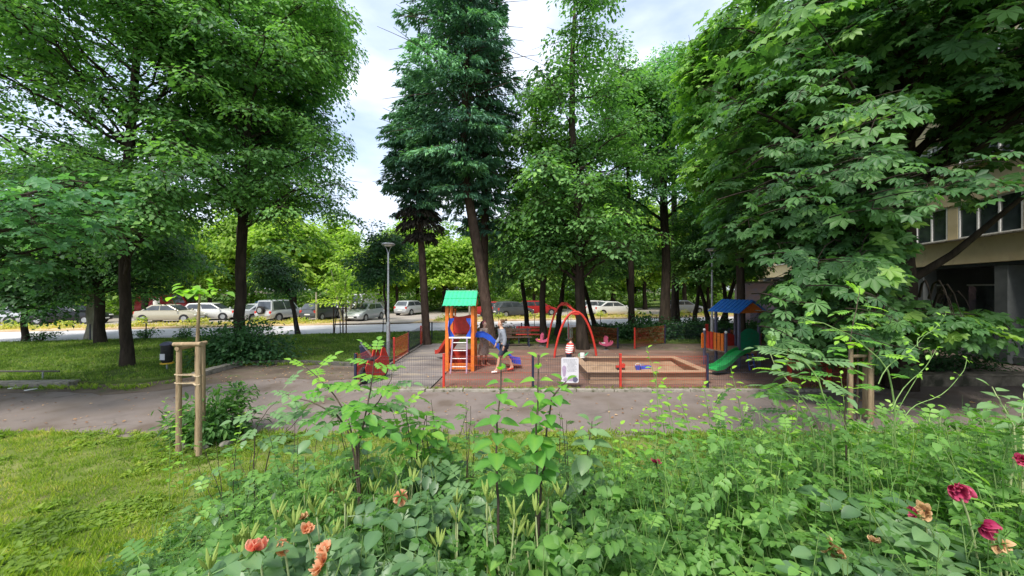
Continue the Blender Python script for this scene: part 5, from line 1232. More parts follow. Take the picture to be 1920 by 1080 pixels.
for k, (x, y) in enumerate(spots):
    v = int(gb.integers(0, 4)); 
    if v == 2 and 430 < 960 + x / y * FPX < 900: v = 0
    if not used[v]: t = proto[v]; used[v] = 1
    else: t = copy_tree(proto[v])
    sc = gb.uniform(.75, 1.1) * (1.0 if y < 45 else 1.15); 
    # lower trees where the photo shows sky above the road
    px = 960 + x / y * FPX
    if 560 < px < 640: sc *= .8
    elif 640 <= px < 760: sc *= .92
    t.location = (x, y, 0); t.rotation_euler = (0, 0, gb.uniform(0, 6.28)); t.scale = (sc * gb.uniform(.9, 1.15), sc * gb.uniform(.9, 1.15), sc * gb.uniform(.9, 1.1)); t.name = 'tree'
    near_ = y - far_edge(x) < 16; mid_ = y - far_edge(x) < 30
    pxx = 960 + x / y * FPX; lm = min(LMK, key=lambda q: abs(q[0] - pxx))
    lb = ['bright yellow green tree', 'tall bright green tree', 'darker green tree', 'light green round tree'][v] + ' in the ' + ('front' if near_ else 'second' if mid_ else 'farthest') + ' row, ' + lm[1]
    if abs(lm[0] - pxx) > 60 or lb in used_l: lb = labs[v]
    else: used_l.add(lb)
    t['label'] = lb; t['group'] = 'trees beyond the car park: ' + ['yellow green', 'tall green', 'dark green', 'light round'][v]; t['category'] = 'tree'

# hedge and woods closing the view behind the rows of trees
n = 620; x = gb.uniform(-90, 85, n); yy = far_edge(x) + 17 + gb.uniform(0, 2.5, n); zz = gb.uniform(.3, 2.6, n)
hd_ = gobj('hedge', scatter(P_FAR[1], np.stack([x, yy, zz], 1), rotz(gb.random(n) * 6.28), gb.uniform(.6, 1.0, n), gb.normal(.35, .16, n)), [M['far'], M['bark']]); meta(hd_, 'loose bright hedge running along the far side of the car park', 'hedge', None, 'stuff')
n = 480; x = gb.uniform(-150, 150, n); yy = far_edge(x) + 58 + gb.uniform(0, 8, n); zz = gb.uniform(.5, 13, n) * gb.uniform(.6, 1, n)
hd_ = gobj('woods', scatter(P_FAR[2], np.stack([x, yy, zz], 1), rotz(gb.random(n) * 6.28), gb.uniform(2.2, 3.4, n), gb.normal(.4, .16, n)), [M['far_dark'], M['bark']]); meta(hd_, 'far wood closing the view behind the rows of trees', 'woods', None, 'stuff')
# pale multi-stemmed birch and poles beyond the road
t = empty('birch_tree', (-13.6, 31.2, .09), 'pale multi stemmed young birch beside the small silver hatchback', 'tree')
ws = []; pads_p = []
for k, (dx, l_) in enumerate(((-.6, -.9), (-.3, -.1), (.0, .35), (.2, .9), (.35, 1.6))):
    P = [(dx, 0, 0), (dx + l_ * .4, .1 * k, 1.6), (dx + l_, .1 * k, 4.2)]; ws.append(tube(P, [.09, .075, .03], 7)); 
    for j in range(9): f = gb.uniform(.4, 1.1); pads_p.append((dx + l_ * f + gb.normal(0, .6), gb.normal(0, .6), 4.2 * f + gb.normal(0, .3)))
gobj('stems', gmerge(ws), M['bark_pale'], t, smooth=True)
pp = np.array(pads_p); gobj('crown', scatter(P_FAR[0], pp, rotz(gb.random(len(pp)) * 6), np.full(len(pp), .6), gb.normal(.45, .15, len(pp))), [M['far'], M['bark_pale']], t)
for px, py, h, m, lab in ((293, 604, 1.9, 'whitewash', 'thick whitewashed trunk stump beside the beige saloon'), (593, 603, 2.4, 'bark_pale', 'thin pale yellow pole between the parked cars'), (880, 604, 2.6, 'bark_pale', 'pale slender pole beyond the road right of the tower')):
    p = G(px, py); r = .22 if m == 'whitewash' else .07
    o = MB().tube([(0, 0, 0), (0.02, 0, h * .5), (0, 0, h)], [r * 1.1, r, r * .9], 12).build('pole' if m != 'whitewash' else 'tree_stump', M[m], None, smooth=True, loc=(p[0], p[1], .05)); meta(o, lab, 'pole' if m != 'whitewash' else 'tree')
t = empty('tree_guard', (-10.3, 22.3, .05), 'dark wooden three post guard round a young tree by the road', 'tree stakes')
for x, y in ((-.35, 0), (.35, .1), (0, .45)): MB().tube([(x, y, 0), (x, y, 1.7)], .04, 8).build('stake', M['bark_brown'], t, smooth=True)
MB().tube([(-.4, 0, 1.5), (.4, .1, 1.52)], .03, 8).build('crossbar', M['bark_brown'], t)
MB().tube([(-.32, .02, .0), (-.3, .2, 1.2), (0, .3, 2.2)], .025, 6).build('sapling_stem', M['bark'], t)

# bushes
def bush(label, c, rad, leaf, n, size, m, seed, name='bush', stems=10, tint=.45, group=None, kind=None, dome=.55, cat='bush', h0=.1, stem_m='bark'):
    g = np.random.default_rng(seed); rad = np.asarray(rad, float)
    nc = max(8, n // 45); v = nrm(g.normal(0, 1, (nc, 3))); v[:, 2] = np.abs(v[:, 2]) * 1.0
    cc_ = v * (g.random((nc, 1)) ** dome) * rad * np.array([1, 1, 1]); cc_[:, 2] += h0
    cl = g.integers(0, nc, n); rc = .16 * rad.mean() + .05
    P = cc_[cl] + g.normal(0, rc, (n, 3)) * [1, 1, .6]; P[:, 2] = np.abs(P[:, 2]) + .02
    out = nrm(P / rad + 1e-3); d = out * [1, 1, .2] + g.normal(0, .45, (n, 3)) + [0, 0, -.25]; nn = out * .5 + [0, 0, 1] + g.normal(0, .35, (n, 3))
    ct = g.normal(0, .13, nc)
    t = empty(name, c, label, cat, group)
    if kind: t['kind'] = kind
    gobj('foliage', scatter(leaf, P, basis(d, nn), size * g.uniform(.7, 1.3, n), tint + ct[cl] + g.normal(0, .09, n)), M[m], t)
    ws = []
    for k in range(stems):
        e = cc_[k % nc]; ws.append(tube(bez((e[0] * .08, e[1] * .08, 0), (e[0] * .4, e[1] * .4, e[2] * .7), e, 5), [.02, .016, .012, .008, .004], 4))
    gobj('stems', gmerge(ws), M[stem_m], t)
    return t
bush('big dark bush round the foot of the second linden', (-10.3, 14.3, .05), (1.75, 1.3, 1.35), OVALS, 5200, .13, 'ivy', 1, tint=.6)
bush('low suckers on the left flank of the dark bush', (-11.9, 15.0, .05), (.9, .7, .7), OVALS, 1400, .12, 'ivy', 2, tint=.5)
bush('small glossy laurel bush in a stone ring behind the left stakes', (-5.55, 6.95, .02), (.6, .5, .85), OVALN, 1900, .13, 'maple', 3, tint=.35, dome=.5, stems=16)
for k in range(9):
    a = k / 9 * 6.28; o = MB().ball((0, 0, 0), (.12, .08, .06), 8, 6, lambda x, y, z: (x + .1 * math.sin(5 * y + k), y, z)).build('stone', M['concrete'], None, smooth=True, loc=(-5.5 + .55 * math.cos(a), 6.9 + .42 * math.sin(a), .03))
    o.rotation_euler = (0, 0, a + 1.57); meta(o, 'rough grey stone of the ring round the small glossy bush', 'stone', 'stones ringing the small bush')
for k, (x, y, r, h) in enumerate(((7.6, 20.6, 2.6, .95), (10.8, 21.2, 2.4, 1.0), (13.0, 20.4, 2.2, .9), (-1.2, 20.2, 1.5, .6), (16.5, 22.5, 2.2, 1.1), (5.2, 20.9, 1.3, .55))):
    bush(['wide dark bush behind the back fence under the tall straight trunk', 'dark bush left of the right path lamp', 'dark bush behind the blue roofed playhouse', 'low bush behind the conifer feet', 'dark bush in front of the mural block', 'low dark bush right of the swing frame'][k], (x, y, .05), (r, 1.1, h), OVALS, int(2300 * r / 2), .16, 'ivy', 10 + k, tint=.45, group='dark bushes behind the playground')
for k, (x, y) in enumerate(((-24.5, 24.0 - 4.6), (-19.5, 20.0), (-15.8, 20.9), (-17.9, 20.3))):
    bush('straggling weed clump at the road edge of the left lawn', (x, y, .05), (.9, .4, .45), OVALS, 420, .1, 'ivy', 30 + k, tint=.8, group='weed clumps at the road edge')
g2 = np.random.default_rng(17)
for k in range(16):
    x = -34 + k * 3.6 + g2.uniform(-1, 1)
    if -14.5 < x < -6.5: continue
    lm_ = min(LMK, key=lambda q: abs(q[0] - (960 + x / far_edge(x) * FPX)))[1].replace('beyond', 'in line with'); lb_ = 'yellow green weed clump on the far verge, ' + lm_; lb_ = lb_ if lb_ not in used_l else 'yellow green weed clump on the verge before the parked cars'; used_l.add(lb_)
    bush(lb_, (x, far_edge(x) + g2.uniform(1.2, 2.6), .09), (g2.uniform(.6, 1.3), .5, g2.uniform(.25, .55)), KITE, 260, .15, 'grass', 50 + k, tint=.8, group='weed clumps on the far verge', stems=4)
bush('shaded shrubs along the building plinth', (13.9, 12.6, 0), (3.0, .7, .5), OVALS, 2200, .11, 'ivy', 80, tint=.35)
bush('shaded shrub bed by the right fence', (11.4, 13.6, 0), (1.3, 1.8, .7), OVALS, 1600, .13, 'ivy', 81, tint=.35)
# ------------------------------------------------------------------ grass, undergrowth
g = np.random.default_rng(99)
def blade_tuft(n, h, r, seed, w_=.006):
    q = np.random.default_rng(seed); gs = []
    a = q.random(n) * 6.28; rr_ = r * q.random(n); P = np.stack([rr_ * np.cos(a), rr_ * np.sin(a), np.zeros(n)], 1)
    b = Geo([(-.5, 0, 0), (.5, 0, 0), (.3, .12, .6), (0, .45, 1)], [(0, 1, 2), (0, 2, 3)])
    hh = h * q.uniform(.5, 1.2, n); sc = np.stack([np.full(n, w_), hh, hh], 1)
    return scatter(b, P, rotz(a - 1.57 + q.normal(0, .7, n)), sc, q.normal(0, .15, n))
def noise2(x, y, s=1.0):
    return (np.sin(x * 1.7 * s + 1.3 * np.sin(y * 1.1 * s)) + np.sin(y * 2.3 * s + 1.7 * np.sin(x * .9 * s + 2)) + .6 * np.sin((x + y) * 3.9 * s + 1) + .6 * np.sin((x - y * 1.3) * 5.1 * s)) / 3.2
def frustum_pts(n, y0, y1, x0, x1, dens=1.0):
    y = y0 + (y1 - y0) * g.random(n); x = (x0 + (x1 - x0) * g.random(n)); return x, y
def lawn_grass(name, tufts, x, y, z, m, s=(.7, 1.4), tb=.4, label=None):
    n = len(x); P = np.stack([x, y, z], 1); w_ = g.integers(0, len(tufts), n); tint = tb + .26 * noise2(x, y, .8) + .2 * noise2(x + 9, y, 2.7) + g.normal(0, .09, n); R_ = rotz(g.random(n) * 6.28); sc = g.uniform(*s, n); gs = []
    for k, t in enumerate(tufts): i = w_ == k; gs.append(scatter(t, P[i], R_[i], sc[i], tint[i]))
    o = gobj(name, gmerge(gs), m); o['kind'] = 'stuff'; o['label'] = label; o['category'] = 'grass'
    return o
# near lawn: short trampled grass
x, y = frustum_pts(18000, 2.4, 7.16, -1, 1); x = x * (y * 1.4 + .6)
ok = (x < .3 * y + 1.2 * g.random(len(x))) | (y > 5.2); edge = y < 7.12 + .1 * np.sin(x * 1.9) - .03; ok &= edge
x, y = x[ok], y[ok]
lawn_grass('grass', [blade_tuft(8, .055, .06, s, .006) for s in range(5)], x, y, bank(x, y) - .0, M['grass'], (.6, 1.5), .5, 'short yellow green grass of the near lawn')
# clover and plantain between the grass
def rosette(leaf, n, r, size, tilt=.5, seed=0, h=0.0):
    q = np.random.default_rng(seed); a = q.random(n) * 6.28; d = np.stack([np.cos(a), np.sin(a), q.normal(tilt * .4, .25, n)], 1); nn = np.array([0, 0, 1]) + q.normal(0, .3, (n, 3))
    P = np.stack([r * q.random(n) * np.cos(a), r * q.random(n) * np.sin(a), h * q.random(n) + .01], 1)
    return scatter(leaf, P, basis(d, nn), size * q.uniform(.6, 1.3, n), q.normal(0, .12, n))
ros = [rosette(OVALS, 9, .05, .045, seed=s, h=.03) for s in range(3)] + [rosette(OVALN, 7, .02, .08, seed=9)]
x, y = frustum_pts(9000, 2.4, 7.1, -1, 1); x = x * (y * 1.4 + .6); ok = (noise2(x, y, 1.3) > .22) & ((x < .2 * y + 1) | (y > 5)); x, y = x[ok], y[ok]
lawn_grass('clover', ros, x, y, bank(x, y) + .01, M['grass'], (.7, 1.4), .28, 'low broad leaved weeds in the near lawn')
# far lawn
def in_lawn(x, y): return inpoly(x, y, [(-34, 10.75), (-14.5, 10.75), (-10.9, 11.1), (-10.25, 11.9), (-10.2, 13.8), (-7.8, 14.0), (-4.7, 13.4), (-4.7, 23.7), (-34, 16.9)])
x = g.uniform(-34, -4.6, 60000); y = g.uniform(10.7, 24, 60000); ok = in_lawn(x, y) & (np.abs(x / y) < 1.5) & (noise2(x, y, .9) > -.75 + .3 * g.random(len(x))); x, y = x[ok][:14000], y[ok][:14000]
lawn_grass('grass', [blade_tuft(7, .08, .12, 20 + s, .012) for s in range(4)], x, y, np.full(len(x), .055), M['grass_far'], (.6, 1.4), .42, 'mown grass of the left lawn')
x = g.uniform(-4.6, 24, 8000); y = g.uniform(18.9, 31, 8000); ok = (y < near_edge(x) - .1) & (np.abs(x / y) < 1.2); x, y = x[ok], y[ok]
lawn_grass('grass', [blade_tuft(7, .12, .14, 30 + s, .014) for s in range(3)], x, y, np.full(len(x), .04), M['grass_far'], (.6, 1.5), .25, 'shaded rough grass behind the playground')
x = g.uniform(-50, 45, 9000); y = far_edge(x) + g.uniform(.2, 3.0, 9000); ok = (x < -14) | (x > -6.5); x, y = x[ok], y[ok]
lawn_grass('grass', [blade_tuft(5, .16, .2, 40 + s, .018) for s in range(3)], x[:5000], y[:5000], np.full(len(x[:5000]), .09), M['grass'], (.5, 1.5), .95, 'dry yellow grass of the far verge')
# weeds on the path edge and along kerbs
x = np.concatenate([g.uniform(-20, -4.5, 900), g.uniform(-4.4, 9.9, 500), g.uniform(-14, 12, 900)]); y = np.concatenate([g.normal(10.5, .12, 900), g.normal(10.27, .04, 500), g.normal(7.15, .05, 900)])
y[:900] += np.where(x[:900] > -10, 2.6, 0) + np.where((x[:900] > -10.2), .6, 0)
lawn_grass('weeds', [blade_tuft(8, .09, .06, 60 + s, .008) for s in range(3)] + ros[:1], x, y, np.full(len(x), -.005), M['grass'], (.5, 1.4), .45, 'thin weeds along the kerbs and path edges')
# fallen leaves and litter scraps on the paths
x = np.concatenate([g.uniform(-16, 12, 420), g.uniform(-4, 9.5, 420), g.uniform(-10, -4.6, 200)]); y = np.concatenate([g.uniform(7.3, 10, 420), g.uniform(10.6, 18, 420), g.uniform(11, 13.5, 200)])
gl_ = scatter(OVALS, np.stack([x, y, np.full(len(x), .012)], 1), basis(nrm(np.stack([g.normal(0, 1, len(x)), g.normal(0, 1, len(x)), np.zeros(len(x))], 1)), np.stack([g.normal(0, .2, len(x)), g.normal(0, .2, len(x)), np.ones(len(x))], 1)), g.uniform(.03, .08, len(x)), g.random(len(x)))
o = gobj('fallen_leaves', gl_, M['withered']); meta(o, 'dry fallen leaves scattered on the asphalt and play surface', 'leaves', None, 'stuff')
for k, (px, py) in enumerate(((27, 728), (58, 731))):
    p = G(px, py); o = MB().box((0, 0, .01), (.22, .1, .02), .3 + k).build('litter', M['white'], None, bevel=.005, loc=(p[0], p[1], 0)); meta(o, 'white scrap of litter on the path at the far left', 'litter', 'white litter scraps')

# weed plants of several kinds, merged into one undergrowth
def pinnate(n=7, ln=1.0, leaf=OVALS, lw=.42, tint=0):
    gs = [Geo([(-.014, 0, 0), (.014, 0, 0), (0, ln, -.09 * ln), (0, .5 * ln, -.01)], [(0, 1, 3), (0, 3, 2), (3, 1, 2)], np.full(4, .35 + tint))]; P, D, Nn_, Sz = [], [], [], []
    k = (n - 1) // 2
    for i in range(k):
        f = .3 + .6 * i / max(1, k - .3)
        for s in (-1, 1): P.append((0, ln * f, .03 - .1 * f * f)); D.append((s * .9, .5, -.08)); Nn_.append((s * -.1, 0, 1)); Sz.append(lw * (1 - .12 * abs(i - k / 2)))
    P.append((0, ln, -.1 * ln)); D.append((0, 1, -.25)); Nn_.append((0, .2, 1)); Sz.append(lw * 1.15)
    gs.append(scatter(leaf, np.array(P), basis(np.array(D), np.array(Nn_, float)), np.array(Sz), np.zeros(len(P)))); return gmerge(gs)
PIN7H = pinnate(7, leaf=oval(.33, .14, .1, 3)); PIN5H = pinnate(5, 1.0, oval(.34, .16, .11, 3), .55); PIN9H = pinnate(11, 1.0, oval(.24, .14, .06, 2), .36)
PIN7 = pinnate(7); PIN5 = pinnate(5, 1.0, OVALS, .55); PIN9 = pinnate(11, 1.0, OVALN, .36)
def stalk(h, nl, leaf, size, seed, sway=.15, taper=.5, start=.15, r=.006, pend=.1, tw=.2, whorl=1, jit=0.25):
    q = np.random.default_rng(seed); a0 = q.random() * 6.28; top = np.array([sway * h * math.cos(a0), sway * h * math.sin(a0), h])
    path = bez((0, 0, 0), (top[0] * .2, top[1] * .2, h * .55), top, 8); st = tube(path[[0, 2, 5, 7]], np.linspace(r, r * .35, 4), 3); st.M[:] = 1
    P, D, Sz, Nn_ = [], [], [], []
    for i in range(nl):
        f = start + (1 - start) * (i + .5) / nl; p = np.array([np.interp(f * 7, range(8), path[:, k]) for k in range(3)])
        for j in range(whorl):
            a = i * (2.4 if whorl == 1 else 1.57) + j * 6.28 / whorl + q.normal(0, jit); P.append(p); D.append((math.cos(a), math.sin(a), tw - pend * 4 * (1 - f) + q.normal(0, .15) + .5 * (f > .93))); Sz.append(size * (1 - taper * f) * q.uniform(.75, 1.2)); Nn_.append((-.3 * math.cos(a) + q.normal(0, .15), -.3 * math.sin(a) + q.normal(0, .15), 1))
    lf = scatter(leaf, np.array(P), basis(np.array(D), np.array(Nn_)), np.array(Sz), q.normal(0, .08, len(P)) + .25 * np.array(P)[:, 2] / h)
    return gmerge([st, lf])
W1 = [stalk(1, 15, PIN7, .215, s, .3, r=.007) for s in range(4)]            # rose like canes (unit height)
W2 = [stalk(1, 14, OVALM, .125, 10 + s, .15, whorl=2, r=.007) for s in range(3)]      # opposite broad leaves
W3 = [stalk(1, 36, OVALN, .1, 20 + s, .12, taper=.6, r=.005) for s in range(3)]     # slender narrow leaved
W4 = [stalk(1, 14, PIN5, .19, 30 + s, .35, r=.006, tw=0) for s in range(3)]
W5 = [stalk(1, 28, OVALS, .1, 40 + s, .25, r=.006) for s in range(3)]
ALLW = W1 * 2 + W2 + W3 + W4 * 2 + W5
def canopy_h(x, y):
    a = x / y
    h = .3 + .55 * sstep((a + 1.0) / .55) * sstep((5.4 - y) / 2.2)
    h = h + .5 * sstep((a - .42) / .35) * sstep((6.6 - y) / 1.2)
    h = h * (1 + .28 * noise2(x, y, 1.6))
    h = h * (1 - .3 * sstep((2.3 - y) / 1.0))
    return np.clip(h, .12, 1.25)
def under_mask(x, y):
    a = x / y; lim = np.interp(y, [1.2, 2.7, 4, 5.4, 6.3, 7], [-1.45, -1.12, -.98, -.8, .05, .5])
    return sstep((a - lim) / .22)
n = 9000; y = g.uniform(1.25, 6.9, n); x = g.uniform(-1.5, 1.5, n) * y * 1.0
keepm = (g.random(n) < under_mask(x, y)); x, y = x[keepm], y[keepm]
H = canopy_h(x, y) * g.uniform(.65, 1.12, len(x)); z = bank(x, y) - .02
# keep the view line to the playground open: limit the height near the camera
top_lim = CAM_H - (np.interp(x / y, [-1.2, -.6, -.2, .15, .35, .5, .75, 1.3], [395, 300, 262, 315, 325, 270, 235, 245])) * y / FPX
H = np.minimum(H, np.maximum(.12, top_lim - z)); dens = len(x)
sel = g.random(len(x)) < np.interp(y, [1.2, 3, 7], [.28, .34, .32]); x, y, z, H = x[sel], y[sel], z[sel], H[sel]
print('undergrowth plants', len(x))
w_ = g.integers(0, len(ALLW), len(x)); gsA = []
for k, tm in enumerate(ALLW):
    i = w_ == k; Hk = H[i]; wide = np.minimum(Hk, .7) + .05; R_ = rotz(g.random(i.sum()) * 6.28) @ rotx(g.normal(0, .16, i.sum()))
    gsA.append(scatter(tm, np.stack([x[i], y[i], z[i]], 1), R_, np.stack([wide, wide, np.maximum(Hk, .2)], 1), .22 + .24 * noise2(x[i] + 5, y[i], 1.1) + g.normal(0, .17, i.sum())))
um = gmerge(gsA); print('undergrowth tris', len(um.F))
o = gobj('undergrowth', um, [M['weed'], M['stem_green']]); meta(o, 'dense mixed undergrowth of weeds and rose shoots covering the bank', 'undergrowth', None, 'stuff')
# low leaf cover on the soil of the bank
n = 26000; y = g.uniform(1.3, 6.8, n); x = g.uniform(-1.5, 1.5, n) * y; kk = g.random(n) < under_mask(x, y); x, y = x[kk], y[kk]
P = np.stack([x, y, bank(x, y) + g.random(len(x)) ** 1.3 * np.minimum(.6 * canopy_h(x, y), .4)], 1); a = g.random(len(x)) * 6.28
top_lim = CAM_H - (np.interp(x / y, [-1.2, -.6, -.2, .15, .35, .5, .75, 1.3], [420, 350, 330, 350, 345, 300, 260, 260])) * y / FPX; P[:, 2] = np.minimum(P[:, 2], np.maximum(bank(x, y) + .03, top_lim))
o = gobj('ground_cover', scatter(OVALS, P, basis(np.stack([np.cos(a), np.sin(a), g.normal(-.1, .3, len(x))], 1), np.array([0, 0, 1]) + g.normal(0, .35, (len(x), 3))), g.uniform(.035, .085, len(x)), .16 + .2 * noise2(x, y, 1.4) + g.normal(0, .12, len(x))), M['weed'])
meta(o, 'low leafy ground cover under the taller weeds', 'ground cover', None, 'stuff')
# thin seed stalks and long grass standing through the undergrowth
n = 520; y = g.uniform(1.6, 6.6, n); x = g.uniform(-1.45, 1.45, n) * y; kk = g.random(n) < under_mask(x, y); x, y = x[kk], y[kk]
lim = CAM_H - (np.interp(x / y, [-1.2, -.6, -.2, .15, .35, .5, .75, 1.3], [330, 270, 250, 240, 230, 225, 215, 215])) * y / FPX - bank(x, y)
hh = np.clip(np.minimum(canopy_h(x, y) * g.uniform(1.0, 1.5, len(x)), lim), .1, 1.4)
def long_tuft(n, seed):
    q = np.random.default_rng(seed); a = q.random(n) * 6.28; rr_ = .06 * q.random(n)
    b = Geo([(-.5, 0, 0), (.5, 0, 0), (-.5, .04, .35), (.5, .04, .35), (-.4, .13, .7), (.4, .13, .7), (0, .36, .97)], [(0, 1, 3), (0, 3, 2), (2, 3, 5), (2, 5, 4), (4, 5, 6)])
    h_ = q.uniform(.55, 1.1, n); return scatter(b, np.stack([rr_ * np.cos(a), rr_ * np.sin(a), 0 * a], 1), rotz(a - 1.57), np.stack([np.full(n, .005), h_ * .7, h_], 1), q.normal(0, .15, n))
lt = [long_tuft(4, 700 + s) for s in range(4)]; w2_ = g.integers(0, 4, len(x)); gs = []
for k in range(4):
    i = w2_ == k; gs.append(scatter(lt[k], np.stack([x[i], y[i], bank(x[i], y[i])], 1), rotz(g.random(i.sum()) * 6.28), np.stack([np.full(i.sum(), .9), np.full(i.sum(), .9), hh[i]], 1), g.uniform(.3, .85, i.sum())))
o = gobj('long_grass', gmerge(gs), M['hosta']); meta(o, 'thin long grass standing up through the undergrowth of the bank', 'grass', None, 'stuff')
# strap leaved lilies in the middle
def strap(seed, n=14, ln=.5):
    q = np.random.default_rng(seed); gs = []
    for k in range(n):
        a = q.random() * 6.28; l_ = ln * q.uniform(.6, 1.1); o_ = l_ * q.uniform(.3, .75); P = bez((0, 0, 0), (o_ * .3 * math.cos(a), o_ * .3 * math.sin(a), l_ * .9), (o_ * math.cos(a), o_ * math.sin(a), l_ * q.uniform(.5, .95)), 7)
        s = np.array([-math.sin(a), math.cos(a), 0]); wd = .011 * np.sin(np.pi * np.linspace(.15, 1, 7)) ** .6
        V = np.concatenate([P - s * wd[:, None], P + s * wd[:, None]]); F = []
        for i in range(6): F += [(i, i + 7, i + 8), (i, i + 8, i + 1)]
        gs.append(Geo(V, F, np.full(len(V), q.normal(.45, .15))))
    return gmerge(gs)
ST = [strap(s) for s in range(4)]
def lilies(loc, n, r, label, buds=0, seed=0):
    q = np.random.default_rng(seed); t = empty('day_lily', loc, label, 'flower', 'day lilies in the flower bank')
    gs = []
    for k in range(n):
        a = q.random() * 6.28; p = np.array([r * q.random() * math.cos(a), r * q.random() * math.sin(a), 0]); gs.append(scatter(ST[k % 4], p[None], rotz(np.array([a])), np.array([q.uniform(.8, 1.2)]), np.array([q.normal(0, .1)])))
    gobj('leaves', gmerge(gs), M['hosta'], t)
    bm = gmesh('bud', Geo(OVALN.V * [1.2, 1, 1], OVALN.F, np.full(len(OVALN.V), .45)), M['bud']); ws = []
    budgeo = []
    for k in range(buds * 2):
        p = np.array([q.normal(0, r * .6), q.normal(0, r * .6), 0]); h = q.uniform(.5, .75); top = p + [q.normal(0, .05), q.normal(0, .05), h]; ws.append(tube([p, (p + top) / 2, top], [.006, .005, .004], 4))
        for j in range(5):
            a = q.random() * 6.28; d = np.array([math.cos(a) * .5, math.sin(a) * .5, 1]); e = top + d * q.uniform(.01, .03); 
            mb = MB().tube([e, e + d * .03, e + d * .065], [.003, .0075, .002], 6).build('bud', M['bud'], t, smooth=True)
    if ws: gobj('flower_stalks', gmerge(ws), M['stem_pale'], t)
    return t
for k, (px, py, d, nb) in enumerate(((640, 960, 2.35, 9), (735, 945, 2.3, 6), (850, 1010, 2.0, 2), (930, 1040, 1.8, 3), (470, 1070, 1.75, 5), (620, 1060, 1.7, 4), (1020, 1030, 1.9, 3), (800, 920, 2.7, 2))):
    p = W(px, py, d); zb = float(bank(p[0], p[1])); lilies((p[0], p[1], max(zb, p[2] - .5)), 9, .12, ['budding day lilies below the left compound leaved sapling', 'day lilies just left of the tan rose head', 'strap leaved lily clump in the dark hollow', 'strap leaved lily clump at the foot of the tall saplings', 'day lilies at the bottom edge below the coral rose', 'day lilies between the coral and peach roses', 'lily clump right of the tall saplings at the bottom', 'thin lily clump behind the hollow'][k], nb, 200 + k)

# ------------------------------------------------------------------ saplings with single leaves
leaf_me = {}
def leafmesh(kind, m, tint):
    key = (kind, m, round(tint, 1))
    if key not in leaf_me:
        t_ = {'ovalw': OVALW, 'oval': OVAL, 'pin7': PIN7H, 'pin9': PIN9H, 'pin5': PIN5H}[kind]
        leaf_me[key] = gmesh('leaf', Geo(t_.V, t_.F, t_.T + round(tint, 1)), M[m])
    return leaf_me[key]
def put_leaf(parent, kind, m, p, d, nv, size, tint):
    o = bpy.data.objects.new('leaf', leafmesh(kind, m, tint)); link(o, parent); B = basis(np.asarray(d, float)[None], np.asarray(nv, float)[None])[0] * size
    o.matrix_local = Matrix([[*B[0], p[0]], [*B[1], p[1]], [*B[2], p[2]], [0, 0, 0, 1]]); return o
def sapling(label, base, stems, leafspec, stem_m='stem_dark', r=.008, seed=0, name='sapling', group=None, cat='sapling'):
    """stems: list of point lists in world space; leafspec per stem: (kind, mat, n, size, start, whorl, tint0, tint1, pend)"""
    q = np.random.default_rng(seed); base = np.asarray(base, float); t = empty(name, base, label, cat, group)
    for P, (kind, m, n, size, start, whorl, t0, t1, pend) in zip(stems, leafspec):
        P = np.asarray(P, float) - base; k = len(P); tt = np.linspace(0, k - 1, 14); path = np.stack([np.interp(tt, range(k), P[:, i]) for i in range(3)], 1)
        path[1:-1] = (path[:-2] + 2 * path[1:-1] + path[2:]) / 4; path[1:-1] += q.normal(0, .003, (12, 3))
        gobj('stem', tube(path, np.linspace(r, r * .35, 14), 6), M[stem_m], t, smooth=True)
        for i in range(n):
            f = start + (1 - start) * (i + .6) / n; p = np.array([np.interp(min(f, 1) * 13, range(14), path[:, j]) for j in range(3)])
            for j in range(whorl):
                a = i * (2.4 if whorl == 1 else 1.57) + j * 6.283 / whorl + q.normal(0, .3)
                up = (.9 if f > .93 else .15 - pend * (1.2 - f)); d = (math.cos(a), math.sin(a), up + q.normal(0, .12))
                s = size * (1.0 - .45 * max(0, f - .6) / .4) * q.uniform(.8, 1.2); pe = p + np.array(d) * s * .18
                put_leaf(t, kind, m, pe, d, (-.3 * math.cos(a) + q.normal(0, .15), -.3 * math.sin(a) - .2, 1), s, min(1, max(0, t0 + (t1 - t0) * f + q.normal(0, .08))))
    return t
D = 1.9
A = lambda *pts, d=1.9: [W(x, y, d + k * .02) for k, (x, y) in enumerate(pts)]
def gp(px, py, d): p = W(px, py, d); return (p[0], p[1], float(bank(p[0], p[1])))
b0 = gp(985, 960, 1.9)
sapling('tall three stemmed sapling with broad bright leaves in the middle of the bank', b0,
        [[(W(935, 960, 1.9)[0], 1.9, b0[2])] + A((935, 960), (930, 860), (936, 770), (938, 670)), [(W(1008, 960, 1.95)[0], 1.95, b0[2])] + A((1006, 960), (1006, 860), (1007, 770), (1010, 665), d=1.95), [(W(1008, 960, 2.0)[0], 2.0, b0[2])] + A((1010, 950), (1022, 860), (1032, 745), (1062, 715), d=2.0)],
        [('ovalw', 'bright', 13, .105, .36, 2, .1, .65, .3), ('ovalw', 'bright', 13, .11, .36, 2, .15, .75, .3), ('ovalw', 'bright', 11, .11, .36, 2, .15, .6, .4)], seed=1, r=.0095)
b0 = gp(1095, 900, 2.4)
sapling('broad pale leaved sapling right of the three tall stems', b0, [[b0] + A((1095, 900), (1105, 830), (1110, 790), d=2.4)], [('ovalw', 'rose_leaf', 9, .13, .3, 2, .5, .9, .4)], seed=2, r=.007)
b0 = gp(690, 900, 2.3)
